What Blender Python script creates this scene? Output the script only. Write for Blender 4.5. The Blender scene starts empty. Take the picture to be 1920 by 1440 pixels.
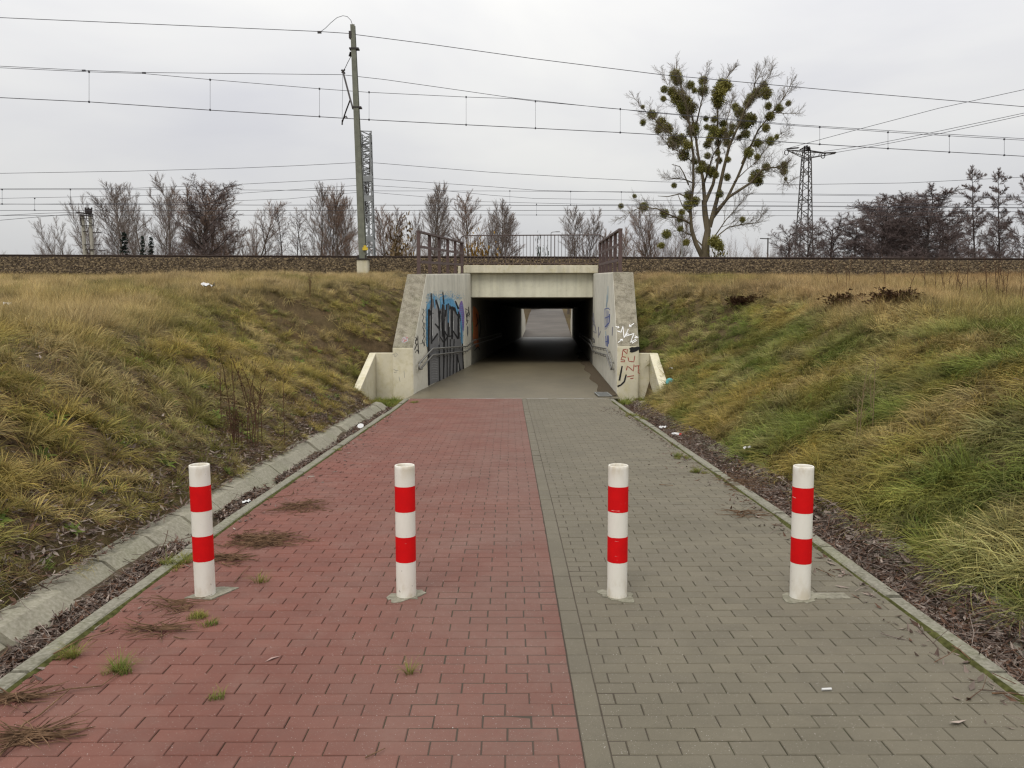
import bpy, math, random
import numpy as np
from mathutils import Vector, Matrix, Euler

R = math.radians
rng = random.Random(7)
nr = np.random.RandomState(11)
SC = bpy.context.scene
COL = SC.collection

# ------------------------------------------------------------------ camera, sky, sun, exposure
F_PX, PITCH, YAW, EYE = 1500.0, math.atan(125 / 1500), 0.00333, 1.65
cam_d = bpy.data.cameras.new('camera')
cam_d.sensor_width = 36.0
cam_d.lens = 36.0 * F_PX / 1920
cam_d.clip_start, cam_d.clip_end = 0.05, 3000
cam = bpy.data.objects.new('camera', cam_d)
cam.location = (0, 0, EYE)
cam.rotation_euler = (math.pi / 2 - PITCH, 0, -YAW)
COL.objects.link(cam)
SC.camera = cam

SUN_EL, SUN_AZ = R(52), R(200)          # overcast: a broad, weak sun high behind the camera's left shoulder
w = bpy.data.worlds.new('World')
SC.world = w
w.use_nodes = True
nt = w.node_tree
nt.nodes.clear()
def N(tree, t, **kw):
    n = tree.nodes.new(t)
    for k, v in kw.items():
        setattr(n, k, v)
    return n
out = N(nt, 'ShaderNodeOutputWorld')
sky = N(nt, 'ShaderNodeTexSky', sky_type='NISHITA', sun_disc=False, sun_elevation=SUN_EL, sun_rotation=SUN_AZ)
bg1 = N(nt, 'ShaderNodeBackground'); bg1.inputs[1].default_value = 0.006
nt.links.new(sky.outputs[0], bg1.inputs[0])
tc = N(nt, 'ShaderNodeTexCoord')
sep = N(nt, 'ShaderNodeSeparateXYZ'); nt.links.new(tc.outputs['Generated'], sep.inputs[0])
zc = N(nt, 'ShaderNodeMath', operation='MAXIMUM'); nt.links.new(sep.outputs[2], zc.inputs[0]); zc.inputs[1].default_value = 0.0
lum = N(nt, 'ShaderNodeMath', operation='MULTIPLY_ADD'); nt.links.new(zc.outputs[0], lum.inputs[0]); lum.inputs[1].default_value = 1.02; lum.inputs[2].default_value = 0.515
mp = N(nt, 'ShaderNodeMapping'); nt.links.new(tc.outputs['Generated'], mp.inputs[0]); mp.inputs['Scale'].default_value = (1.0, 1.0, 2.6); mp.inputs['Location'].default_value = (3.2, 1.3, 0.4)
no = N(nt, 'ShaderNodeTexNoise'); nt.links.new(mp.outputs[0], no.inputs['Vector']); no.inputs['Scale'].default_value = 2.0; no.inputs['Detail'].default_value = 5; no.inputs['Roughness'].default_value = 0.5; no.inputs['Distortion'].default_value = 0.3
cr = N(nt, 'ShaderNodeValToRGB'); nt.links.new(no.outputs[0], cr.inputs[0])
cr.color_ramp.elements[0].position = 0.34; cr.color_ramp.elements[0].color = (0.90, 0.90, 0.94, 1)
cr.color_ramp.elements[1].position = 0.66; cr.color_ramp.elements[1].color = (1.13, 1.12, 1.09, 1)
mx = N(nt, 'ShaderNodeMixRGB', blend_type='MULTIPLY'); mx.inputs[0].default_value = 1
nt.links.new(cr.outputs[0], mx.inputs[1]); nt.links.new(lum.outputs[0], mx.inputs[2])
bg2 = N(nt, 'ShaderNodeBackground'); bg2.inputs[1].default_value = 1.0
nt.links.new(mx.outputs[0], bg2.inputs[0])
ad = N(nt, 'ShaderNodeAddShader'); nt.links.new(bg1.outputs[0], ad.inputs[0]); nt.links.new(bg2.outputs[0], ad.inputs[1])
nt.links.new(ad.outputs[0], out.inputs[0])

sun_d = bpy.data.lights.new('sun', 'SUN')
sun_d.energy, sun_d.angle, sun_d.color = 1.5, R(28), (1.0, 0.955, 0.88)
sun = bpy.data.objects.new('sun', sun_d)
sun.rotation_euler = (R(90) - SUN_EL, 0, R(-20))
sun.location = (0, 0, 60)
COL.objects.link(sun)
SC.cycles.use_denoising = True
SC.cycles.sample_clamp_indirect = 2.0
SC.cycles.filter_width = 1.3
vs = SC.view_settings
vs.view_transform, vs.look, vs.gamma, vs.exposure, vs.use_curve_mapping = 'Standard', 'None', 1.0, 0.0, False

# ------------------------------------------------------------------ helpers
def ray(x, y):
    a, b = (x - 960) / F_PX, -(y - 720) / F_PX
    c, s = math.cos(PITCH), math.sin(PITCH)
    v = (a, c + b * s, -s + b * c)
    k = YAW
    return Vector((v[0] * math.cos(k) + v[1] * math.sin(k), v[1] * math.cos(k) - v[0] * math.sin(k), v[2]))
def at(x, y, d):
    """the world point seen at a spot of the photograph, at distance d along the path"""
    v = ray(x, y); v /= v.y
    return Vector((v.x * d, d, EYE + v.z * d))
def on_plane(x, y, p0, n):
    v = ray(x, y); o = Vector((0, 0, EYE))
    return o + v * ((Vector(p0) - o).dot(n) / v.dot(n))

class MB:
    """collects shapes for ONE mesh object"""
    def __init__(s):
        s.v, s.f, s.m, s.c, s.n = [], [], [], [], 0
        s.hasc = False
    def add(s, v, f, mi=0, col=None):
        v = np.asarray(v, float).reshape(-1, 3)
        s.v.append(v)
        for q in f:
            s.f.append(tuple(i + s.n for i in q)); s.m.append(mi)
        if col is not None:
            s.hasc = True
        s.c.append(np.tile(np.array(col if col is not None else (1, 1, 1, 1), float), (len(v), 1)))
        s.n += len(v)
    def box(s, lo, hi, mi=0, mat=None):
        x0, y0, z0 = lo; x1, y1, z1 = hi
        v = np.array([(x0, y0, z0), (x1, y0, z0), (x1, y1, z0), (x0, y1, z0), (x0, y0, z1), (x1, y0, z1), (x1, y1, z1), (x0, y1, z1)], float)
        if mat is not None:
            v = np.array([mat @ Vector(p) for p in v])
        s.add(v, [(0, 3, 2, 1), (4, 5, 6, 7), (0, 1, 5, 4), (1, 2, 6, 5), (2, 3, 7, 6), (3, 0, 4, 7)], mi)
    def tube(s, pts, rad, n=6, mi=0, caps=True):
        pts = [Vector(p) for p in pts]
        if not hasattr(rad, '__len__'):
            rad = [rad] * len(pts)
        vs_, fs = [], []
        u = None
        for i, p in enumerate(pts):
            t = (pts[min(i + 1, len(pts) - 1)] - pts[max(i - 1, 0)])
            t = t.normalized() if t.length > 1e-9 else Vector((0, 0, 1))
            if u is None:
                u = t.orthogonal().normalized()
            else:
                u = (u - t * u.dot(t)); u = u.normalized() if u.length > 1e-6 else t.orthogonal().normalized()
            b = t.cross(u)
            for k in range(n):
                a = 2 * math.pi * k / n
                vs_.append(p + (u * math.cos(a) + b * math.sin(a)) * rad[i])
        for i in range(len(pts) - 1):
            for k in range(n):
                fs.append((i * n + k, i * n + (k + 1) % n, (i + 1) * n + (k + 1) % n, (i + 1) * n + k))
        if caps:
            fs.append(tuple(range(n - 1, -1, -1))); fs.append(tuple(range((len(pts) - 1) * n, len(pts) * n)))
        s.add([tuple(p) for p in vs_], fs, mi)
    def lathe(s, prof, c=(0, 0, 0), n=24, mi=0, col=None):
        v, f = [], []
        for r, z in prof:
            for k in range(n):
                a = 2 * math.pi * k / n
                v.append((c[0] + r * math.cos(a), c[1] + r * math.sin(a), c[2] + z))
        for i in range(len(prof) - 1):
            for k in range(n):
                f.append((i * n + k, i * n + (k + 1) % n, (i + 1) * n + (k + 1) % n, (i + 1) * n + k))
        s.add(v, f, mi, col)
    def prism(s, poly, z0, z1, mi=0):
        n = len(poly)
        v = [(x, y, z0) for x, y in poly] + [(x, y, z1) for x, y in poly]
        f = [tuple(range(n - 1, -1, -1)), tuple(range(n, 2 * n))] + [(i, (i + 1) % n, n + (i + 1) % n, n + i) for i in range(n)]
        s.add(v, f, mi)
    def bar(s, p, q, w_, h_, mi=0, up=(0, 0, 1)):
        p, q = Vector(p), Vector(q); t = (q - p).normalized()
        upv = Vector(up)
        if abs(t.dot(upv)) > 0.98: upv = Vector((0, 1, 0))
        a = t.cross(upv).normalized() * (w_ / 2); b = a.cross(t).normalized() * (h_ / 2)
        v = [p - a - b, p + a - b, p + a + b, p - a + b, q - a - b, q + a - b, q + a + b, q - a + b]
        s.add([tuple(i) for i in v], [(0, 3, 2, 1), (4, 5, 6, 7), (0, 1, 5, 4), (1, 2, 6, 5), (2, 3, 7, 6), (3, 0, 4, 7)], mi)
    def mesh(s, name, mats, smooth=False):
        me = bpy.data.meshes.new(name)
        V = np.concatenate(s.v) if s.v else np.zeros((0, 3))
        me.from_pydata(V.tolist(), [], s.f)
        for m in (mats if isinstance(mats, (list, tuple)) else [mats]):
            me.materials.append(m)
        me.polygons.foreach_set('material_index', s.m)
        if smooth:
            me.polygons.foreach_set('use_smooth', [True] * len(s.f))
        if s.hasc:
            a = me.color_attributes.new('tone', 'FLOAT_COLOR', 'POINT')
            a.data.foreach_set('color', np.concatenate(s.c).ravel())
        me.update()
        return me
    def build(s, name, mats, parent=None, smooth=False, loc=None, bevel=0):
        o = bpy.data.objects.new(name, s.mesh(name, mats, smooth))
        COL.objects.link(o)
        if parent: o.parent = parent
        if loc is not None: o.location = loc
        if bevel:
            b = o.modifiers.new('edge', 'BEVEL'); b.width = bevel; b.segments = 2; b.limit_method = 'ANGLE'
        return o

def np_mesh(name, V, quads, mats, tris=None, smooth=False, col=None):
    me = bpy.data.meshes.new(name)
    nq = len(quads); ntr = 0 if tris is None else len(tris)
    me.vertices.add(len(V)); me.vertices.foreach_set('co', np.asarray(V, np.float32).ravel())
    loops = np.concatenate([np.asarray(quads, np.int32).ravel()] + ([np.asarray(tris, np.int32).ravel()] if ntr else []))
    me.loops.add(len(loops)); me.loops.foreach_set('vertex_index', loops)
    me.polygons.add(nq + ntr)
    st = np.concatenate([np.arange(nq) * 4, nq * 4 + np.arange(ntr) * 3]).astype(np.int32)
    me.polygons.foreach_set('loop_start', st)
    me.polygons.foreach_set('use_smooth', np.full(nq + ntr, smooth))
    for m in (mats if isinstance(mats, (list, tuple)) else [mats]): me.materials.append(m)
    me.update(calc_edges=True); me.validate()
    if col is not None:
        a = me.color_attributes.new('tone', 'FLOAT_COLOR', 'POINT'); a.data.foreach_set('color', np.asarray(col, np.float32).ravel())
    return me

def tag(o, label=None, cat=None, group=None, kind=None):
    if label: o['label'] = label
    if cat: o['category'] = cat
    if group: o['group'] = group
    if kind: o['kind'] = kind
    return o
def thing(name, label, cat, loc=(0, 0, 0), group=None):
    o = bpy.data.objects.new(name, None); COL.objects.link(o); o.location = loc; o.empty_display_size = 0.2
    return tag(o, label, cat, group)
def link(name, me, parent=None, loc=None):
    o = bpy.data.objects.new(name, me); COL.objects.link(o)
    if parent: o.parent = parent
    if loc is not None: o.location = loc
    return o
def copy_tree(o, parent=None):
    c = o.copy(); COL.objects.link(c)
    if parent: c.parent = parent
    for ch in list(o.children): copy_tree(ch, c)
    return c

def hash2(ix, iy, seed):
    h = (ix.astype(np.int64) * 374761393 + iy.astype(np.int64) * 668265263 + seed * 1442695041) & 0xffffffff
    h = ((h ^ (h >> 13)) * 1274126177) & 0xffffffff
    return ((h ^ (h >> 16)) & 0xffff) / 65535.0
def vnoise(x, y, scale=1.0, seed=0, octv=3):
    x = np.asarray(x, float) * scale; y = np.asarray(y, float) * scale
    tot, amp, nrm = 0, 1.0, 0
    for o in range(octv):
        ix, iy = np.floor(x), np.floor(y); fx, fy = x - ix, y - iy
        fx = fx * fx * (3 - 2 * fx); fy = fy * fy * (3 - 2 * fy)
        a = hash2(ix, iy, seed + o); b = hash2(ix + 1, iy, seed + o); c = hash2(ix, iy + 1, seed + o); d = hash2(ix + 1, iy + 1, seed + o)
        tot = tot + amp * (a + (b - a) * fx + (c - a) * fy + (a - b - c + d) * fx * fy); nrm += amp
        amp *= 0.5; x = x * 2.03 + 17.1; y = y * 2.03 + 5.7
    return tot / nrm

# ------------------------------------------------------------------ materials
class SH:
    def __init__(s, name, rough=0.8, spec=0.3, metal=0.0):
        s.m = bpy.data.materials.new(name); s.m.use_nodes = True
        s.t = s.m.node_tree; s.b = s.t.nodes['Principled BSDF']
        s.b.inputs['Roughness'].default_value = rough
        s.b.inputs['Specular IOR Level'].default_value = spec
        s.b.inputs['Metallic'].default_value = metal
        s.g = N(s.t, 'ShaderNodeNewGeometry')
        s.pos = s.g.outputs['Position']
    def l(s, a, b): s.t.links.new(a, b)
    def rgb(s, c):
        n = N(s.t, 'ShaderNodeRGB'); n.outputs[0].default_value = (*c, 1); return n.outputs[0]
    def noise(s, scale, detail=3, rough=0.55, stretch=(1, 1, 1), dist=0, off=(0, 0, 0), vec=None):
        mp_ = N(s.t, 'ShaderNodeMapping'); s.l(vec or s.pos, mp_.inputs[0]); mp_.inputs['Scale'].default_value = stretch; mp_.inputs['Location'].default_value = off
        n = N(s.t, 'ShaderNodeTexNoise'); s.l(mp_.outputs[0], n.inputs['Vector'])
        n.inputs['Scale'].default_value = scale; n.inputs['Detail'].default_value = detail; n.inputs['Roughness'].default_value = rough; n.inputs['Distortion'].default_value = dist
        return n.outputs[0]
    def ramp(s, x, a, b, ca=(0, 0, 0), cb=(1, 1, 1)):
        n = N(s.t, 'ShaderNodeValToRGB'); s.l(x, n.inputs[0])
        n.color_ramp.elements[0].position = a; n.color_ramp.elements[0].color = (*ca, 1)
        n.color_ramp.elements[1].position = b; n.color_ramp.elements[1].color = (*cb, 1)
        return n.outputs[0]
    def mix(s, fac, a, b, mode='MIX'):
        n = N(s.t, 'ShaderNodeMixRGB', blend_type=mode)
        for i, v in enumerate((fac, a, b)):
            if isinstance(v, (int, float)): n.inputs[i].default_value = v
            elif isinstance(v, tuple): n.inputs[i].default_value = (*v, 1)
            else: s.l(v, n.inputs[i])
        return n.outputs[0]
    def math(s, op, a, b=0.5):
        n = N(s.t, 'ShaderNodeMath', operation=op)
        for i, v in enumerate((a, b)):
            if isinstance(v, (int, float)): n.inputs[i].default_value = v
            else: s.l(v, n.inputs[i])
        return n.outputs[0]
    def attr(s, name, typ='GEOMETRY'):
        n = N(s.t, 'ShaderNodeAttribute', attribute_type=typ, attribute_name=name); return n.outputs['Color']
    def xyz(s):
        n = N(s.t, 'ShaderNodeSeparateXYZ'); s.l(s.pos, n.inputs[0]); return n.outputs
    def base(s, c):
        if isinstance(c, tuple): s.b.inputs['Base Color'].default_value = (*c, 1)
        else: s.l(c, s.b.inputs['Base Color'])
        return s
    def bump(s, h, strength=0.3, dist=0.02):
        n = N(s.t, 'ShaderNodeBump'); n.inputs['Strength'].default_value = strength; n.inputs['Distance'].default_value = dist
        s.l(h, n.inputs['Height']); s.l(n.outputs[0], s.b.inputs['Normal']); return s

def simple(name, c, var=0.25, scale=8, rough=0.7, spec=0.3, metal=0, bump=0.0, stretch=(1, 1, 1)):
    s = SH(name, rough, spec, metal)
    n = s.noise(scale, 4, stretch=stretch)
    a = tuple(x * (1 - var) for x in c); b = tuple(min(1, x * (1 + var)) for x in c)
    s.base(s.ramp(n, 0.3, 0.7, a, b))
    if bump: s.bump(n, bump)
    return s.m

def concrete(name, c, dirt, dirt_lo=0.5, dirt_hi=0.75, drip=0.35, green=0.15):
    s = SH(name, 0.88, 0.2)
    big = s.noise(0.9, 5, 0.6); fine = s.noise(45, 3); mid = s.noise(6, 5, 0.65)
    col = s.ramp(big, 0.3, 0.72, tuple(x * 0.84 for x in c), tuple(x * 1.08 for x in c))
    col = s.mix(s.ramp(mid, dirt_lo, dirt_hi), col, dirt)
    dr = s.noise(3.2, 4, 0.6, stretch=(1.6, 1.6, 0.09))
    zt_ = s.ramp(s.math('MULTIPLY', s.xyz()[2], 0.3), 0.25, 1.0, (0.25, 0.25, 0.25), (1, 1, 1))
    col = s.mix(s.math('MULTIPLY', s.math('MULTIPLY', s.ramp(dr, 0.47, 0.72), zt_), min(1, drip * 2.2)), col, (0.13, 0.122, 0.092))
    gr = s.noise(1.7, 3, off=(4, 2, 1))
    col = s.mix(s.math('MULTIPLY', s.ramp(gr, 0.5, 0.75), green), col, (0.16, 0.17, 0.09))
    col = s.mix(s.math('MULTIPLY', s.ramp(fine, 0.35, 0.75), 0.25), col, (0.62, 0.58, 0.5))
    pit = s.noise(28, 2, off=(9, 1, 2))
    col = s.mix(s.math('MULTIPLY', s.ramp(pit, 0.70, 0.76), 0.5), col, (0.12, 0.11, 0.09))
    s.base(col).bump(s.mix(0.5, fine, mid), 0.35, 0.01)
    return s.m

def paver_mat(name, c, c2, wear, wear_amt):
    s = SH(name, 0.82, 0.28)
    oi = N(s.t, 'ShaderNodeObjectInfo')
    rnd = s.math('FRACT', s.math('ADD', oi.outputs['Random'], s.g.outputs['Random Per Island']))
    grain = s.noise(420, 3, 0.7); mid = s.noise(30, 4, 0.6); big = s.noise(0.8, 4, 0.6); sp = s.noise(160, 2)
    col = s.mix(rnd, c, c2)
    col = s.mix(s.math('MULTIPLY', s.ramp(s.math('FRACT', s.math('MULTIPLY', rnd, 7.31)), 0.72, 1.0), 0.35), col, tuple(min(1, v * 1.35) for v in c))
    x = s.xyz()[0]
    band = s.math('SUBTRACT', 1.0, s.math('MULTIPLY', s.math('ABSOLUTE', s.math('SUBTRACT', x, 0.15)), 0.62))
    wm = s.math('MULTIPLY', s.math('ADD', s.math('MULTIPLY', s.ramp(band, 0.0, 1.0), 0.75), s.math('MULTIPLY', s.ramp(big, 0.35, 0.7), 0.5)), wear_amt)
    col = s.mix(wm, col, wear)
    st = s.noise(1.3, 4, 0.6, off=(3, 8, 0))
    col = s.mix(s.math('MULTIPLY', s.ramp(st, 0.48, 0.70), 0.65), col, tuple(v * 0.55 for v in c))
    st2_ = s.noise(4.5, 5, 0.7, off=(1, 2, 0)); col = s.mix(s.math('MULTIPLY', s.ramp(st2_, 0.5, 0.72), 0.45), col, tuple(v * 0.66 for v in wear))
    lt_ = s.noise(2.2, 4, 0.65, off=(7, 3, 0)); col = s.mix(s.math('MULTIPLY', s.ramp(lt_, 0.50, 0.75), 0.5), col, tuple(min(1, v * 1.5) for v in wear))
    col = s.mix(s.math('MULTIPLY', s.ramp(mid, 0.45, 0.8), 0.35), col, tuple(v * 0.7 for v in c))
    col = s.mix(s.math('MULTIPLY', s.ramp(grain, 0.3, 0.7), 0.45), col, tuple(min(1, v * 1.5 + 0.03) for v in c))
    col = s.mix(s.ramp(sp, 0.70, 0.73), col, (0.5, 0.46, 0.42))
    s.base(col).bump(s.mix(0.5, grain, mid), 0.45, 0.004)
    return s.m

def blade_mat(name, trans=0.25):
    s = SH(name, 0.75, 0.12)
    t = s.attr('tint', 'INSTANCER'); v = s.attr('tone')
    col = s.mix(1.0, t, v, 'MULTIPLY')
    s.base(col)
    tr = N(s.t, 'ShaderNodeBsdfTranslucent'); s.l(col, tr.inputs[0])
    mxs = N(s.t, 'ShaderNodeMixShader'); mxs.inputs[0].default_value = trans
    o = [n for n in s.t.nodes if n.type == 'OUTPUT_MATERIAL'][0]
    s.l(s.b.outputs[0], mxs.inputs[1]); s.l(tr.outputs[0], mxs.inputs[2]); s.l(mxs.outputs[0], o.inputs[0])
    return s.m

M = {}
M['red_paver'] = paver_mat('red_paver', (0.156, 0.054, 0.037), (0.108, 0.039, 0.028), (0.122, 0.081, 0.065), 0.92)
M['grey_paver'] = paver_mat('grey_paver', (0.133, 0.117, 0.081), (0.100, 0.089, 0.063), (0.088, 0.076, 0.057), 0.6)
s = SH('joint_sand', 0.95, 0.1)
n_ = s.noise(9, 4); xx_ = s.xyz()[0]; bd_ = s.math('SUBTRACT', 1.0, s.math('MULTIPLY', s.math('ABSOLUTE', s.math('SUBTRACT', xx_, 0.12)), 0.75)); bd_ = s.math('ADD', bd_, s.math('MULTIPLY', s.math('SUBTRACT', s.noise(1.2, 3), 0.5), 1.1))
s.base(s.mix(s.ramp(bd_, 0.15, 0.85), s.mix(s.ramp(n_, 0.42, 0.62), (0.040, 0.034, 0.026), (0.042, 0.052, 0.020)), (0.070, 0.057, 0.045))).bump(s.noise(200, 3), 0.4, 0.004); M['joint'] = s.m
M['concrete'] = concrete('concrete', (0.68, 0.655, 0.555), (0.50, 0.47, 0.36), 0.52, 0.8, 0.20, 0.12)
M['concrete_beam'] = concrete('concrete_beam', (0.66, 0.64, 0.50), (0.55, 0.52, 0.38), 0.5, 0.8, 0.12, 0.1)
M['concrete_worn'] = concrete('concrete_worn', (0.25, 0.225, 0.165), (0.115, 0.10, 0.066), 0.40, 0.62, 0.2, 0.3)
M['concrete_front'] = concrete('concrete_front', (0.62, 0.575, 0.43), (0.50, 0.45, 0.27), 0.48, 0.72, 0.15, 0.2)
M['concrete_gutter'] = concrete('concrete_gutter', (0.225, 0.210, 0.155), (0.15, 0.138, 0.095), 0.5, 0.75, 0.0, 0.35)
M['concrete_kerb'] = concrete('concrete_kerb', (0.165, 0.157, 0.118), (0.10, 0.096, 0.06), 0.5, 0.72, 0.0, 0.5)
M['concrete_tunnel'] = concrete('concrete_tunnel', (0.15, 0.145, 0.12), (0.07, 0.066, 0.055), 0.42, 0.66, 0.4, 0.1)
M['footing'] = concrete('footing', (0.20, 0.188, 0.138), (0.12, 0.112, 0.08), 0.45, 0.7, 0.0, 0.2)
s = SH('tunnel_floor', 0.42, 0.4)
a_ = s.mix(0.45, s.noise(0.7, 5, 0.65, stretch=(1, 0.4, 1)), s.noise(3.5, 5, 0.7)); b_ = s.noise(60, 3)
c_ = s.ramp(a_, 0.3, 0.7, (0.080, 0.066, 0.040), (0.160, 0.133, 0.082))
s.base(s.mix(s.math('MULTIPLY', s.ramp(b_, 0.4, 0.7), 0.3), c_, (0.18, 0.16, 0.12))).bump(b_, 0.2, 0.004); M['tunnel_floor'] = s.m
M['ramp'] = simple('ramp', (0.105, 0.093, 0.080), 0.2, 0.4, 0.8)
# soil of the banks: brown litter with patches of moss and dead grass
s = SH('bank_soil', 0.95, 0.1)
big = s.noise(0.55, 5, 0.6); mid = s.noise(5, 5, 0.7); fine = s.noise(38, 4, 0.7)
c_ = s.ramp(mid, 0.3, 0.7, (0.040, 0.028, 0.016), (0.115, 0.080, 0.042))
c_ = s.mix(s.ramp(big, 0.46, 0.62), c_, s.ramp(mid, 0.3, 0.7, (0.048, 0.042, 0.014), (0.12, 0.092, 0.038)))
c_ = s.mix(s.math('MULTIPLY', s.ramp(fine, 0.45, 0.7), 0.5), c_, (0.16, 0.12, 0.07))
s.base(c_).bump(s.mix(0.5, fine, mid), 0.8, 0.05); M['soil'] = s.m
M['bare_soil'] = simple('bare_soil', (0.075, 0.058, 0.038), 0.45, 30, 0.95, 0.1, 0, 0.6)
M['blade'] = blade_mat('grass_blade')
M['leaf'] = blade_mat('leaf', 0.08)
s = SH('ballast_stone', 0.9, 0.2)
oi = N(s.t, 'ShaderNodeObjectInfo')
nn = s.noise(6, 3)
s.base(s.mix(1.0, s.attr('tint', 'INSTANCER'), s.ramp(nn, 0.3, 0.7, (0.75, 0.75, 0.75), (1.2, 1.2, 1.2)), 'MULTIPLY')); M['stone'] = s.m
M['ballast'] = simple('ballast', (0.036, 0.026, 0.015), 0.5, 20, 0.95, 0.1, 0, 0.8)
M['rail_steel'] = simple('rail_steel', (0.050, 0.034, 0.026), 0.3, 12, 0.8)
M['sleeper'] = simple('sleeper', (0.09, 0.08, 0.065), 0.3, 10, 0.9)
M['brown_paint'] = simple('brown_paint', (0.095, 0.062, 0.056), 0.18, 9, 0.6, 0.35)
M['fence_paint'] = simple('fence_paint', (0.075, 0.052, 0.046), 0.2, 9, 0.6, 0.35)
M['galv'] = simple('galvanised_steel', (0.20, 0.205, 0.195), 0.22, 10, 0.5, 0.5, 0.35)
M['handrail'] = simple('handrail_steel', (0.19, 0.185, 0.17), 0.25, 14, 0.45, 0.5, 0.4)
M['mast'] = simple('mast_paint', (0.150, 0.155, 0.120), 0.18, 5, 0.65, 0.3)
M['gantry'] = simple('gantry_steel', (0.225, 0.235, 0.235), 0.2, 5, 0.55, 0.4, 0.2)
M['wire'] = simple('wire', (0.055, 0.055, 0.065), 0.1, 5, 0.6)
M['insulator'] = simple('insulator', (0.035, 0.028, 0.026), 0.2, 9, 0.4)
M['pylon'] = simple('pylon_steel', (0.075, 0.070, 0.066), 0.25, 2, 0.7)
M['yellow'] = simple('yellow_plate', (0.62, 0.45, 0.04), 0.12, 12, 0.6)
M['far_pole'] = simple('far_pole_concrete', (0.36, 0.34, 0.28), 0.12, 3, 0.85)
M['lamp_grey'] = simple('lamp_grey', (0.16, 0.16, 0.155), 0.1, 4, 0.6)
M['lamp_white'] = simple('lamp_white', (0.62, 0.64, 0.64), 0.06, 4, 0.5)
# bollard paint with grime
s = SH('white_paint', 0.45, 0.25)
g1 = s.noise(14, 4, 0.6, stretch=(1, 1, 0.5)); g2 = s.noise(60, 3)
z = s.xyz()[2]
low = s.ramp(z, 0.02, 0.16, (1, 1, 1), (0, 0, 0)); top = s.ramp(z, 0.70, 0.79)
gr = s.math('MULTIPLY', s.math('ADD', s.math('MULTIPLY', low, 0.45), s.math('MULTIPLY', top, 0.55)), s.ramp(g1, 0.46, 0.64))
c_ = s.mix(s.ramp(g1, 0.3, 0.8), (0.74, 0.715, 0.645), (0.69, 0.66, 0.58))
c_ = s.mix(gr, c_, (0.42, 0.34, 0.21))
c_ = s.mix(s.math('MULTIPLY', s.ramp(s.noise(33, 2, off=(5, 5, 5)), 0.72, 0.75), 0.8), c_, (0.22, 0.2, 0.17))
s.base(c_).bump(g2, 0.06, 0.003); M['white_paint'] = s.m
s = SH('red_film', 0.6, 0.10)
g1 = s.noise(12, 4, 0.6); sc_ = s.noise(26, 2, 0.5, stretch=(0.5, 0.5, 6))
c_ = s.mix(s.ramp(g1, 0.3, 0.7), (0.64, 0.007, 0.008), (0.55, 0.006, 0.008))
c_ = s.mix(s.math('MULTIPLY', s.ramp(sc_, 0.735, 0.75), 0.8), c_, (0.75, 0.6, 0.55))
s.base(c_); M['red_film'] = s.m
def flat(name, c, rough=0.7):
    s = SH(name, rough, 0.25); n = s.noise(9, 4, 0.65)
    s.base(s.ramp(n, 0.25, 0.75, tuple(x * 0.8 for x in c), tuple(min(1, x * 1.12) for x in c))); return s.m
SPRAY = {'black': flat('spray_black', (0.014, 0.014, 0.016)), 'grey': flat('spray_grey', (0.165, 0.165, 0.17)), 'sky': flat('spray_sky_blue', (0.13, 0.36, 0.58)),
         'pale': flat('spray_pale_blue', (0.36, 0.47, 0.52)), 'white': flat('spray_white', (0.78, 0.78, 0.77)), 'red': flat('spray_red', (0.33, 0.07, 0.05)),
         'blue': flat('spray_blue', (0.045, 0.09, 0.36)), 'purple': flat('spray_purple', (0.22, 0.15, 0.40)), 'orange': flat('spray_orange', (0.42, 0.13, 0.045)),
         'green': flat('spray_green', (0.08, 0.27, 0.15)), 'silver': flat('spray_silver', (0.30, 0.30, 0.30)), 'faint': flat('spray_faint_violet', (0.22, 0.22, 0.30))}
M['twig'] = simple('dry_twig', (0.135, 0.082, 0.048), 0.6, 22, 0.9, 0.1)
M['paper'] = simple('white_paper', (0.56, 0.56, 0.55), 0.06, 20, 0.7)
M['moss'] = simple('moss', (0.060, 0.062, 0.020), 0.5, 25, 0.95, 0.05, 0, 0.6)
M['bark_grey'] = simple('bark_grey', (0.115, 0.095, 0.076), 0.4, 3, 0.95, 0.1, 0, 0.4, (1, 1, 0.3))
M['twig_grey'] = simple('twig_grey', (0.205, 0.168, 0.146), 0.25, 0.6, 0.95, 0.1)
M['twig_warm'] = simple('twig_warm', (0.215, 0.150, 0.115), 0.3, 0.6, 0.95, 0.1)
M['bark_dark'] = simple('bark_dark', (0.062, 0.051, 0.046), 0.3, 3, 0.95, 0.1)
M['twig_dark'] = simple('twig_dark', (0.150, 0.116, 0.108), 0.3, 0.8, 0.95, 0.1)
M['bark_olive'] = simple('bark_olive', (0.125, 0.103, 0.066), 0.4, 2.5, 0.95, 0.1, 0, 0.5, (1, 1, 0.3))
M['twig_olive'] = simple('twig_olive', (0.165, 0.135, 0.098), 0.3, 0.8, 0.95, 0.1)
s = SH('mistletoe', 0.7, 0.2)
oi = N(s.t, 'ShaderNodeObjectInfo')
c_ = s.mix(oi.outputs['Random'], (0.125, 0.138, 0.036), (0.195, 0.175, 0.044))
s.base(s.mix(s.ramp(s.noise(1.4, 3), 0.35, 0.7), c_, (0.235, 0.215, 0.055))); M['mistletoe'] = s.m
M['needle'] = simple('spruce_needle', (0.018, 0.030, 0.022), 0.4, 2, 0.8, 0.15)
M['ever'] = simple('evergreen_leaf', (0.022, 0.040, 0.024), 0.4, 2, 0.7, 0.2)
M['amber'] = simple('amber_leaf', (0.20, 0.115, 0.022), 0.4, 1.5, 0.8, 0.1)
M['dead_bracken'] = simple('dead_bracken', (0.085, 0.048, 0.030), 0.45, 10, 0.95, 0.1)

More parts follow.
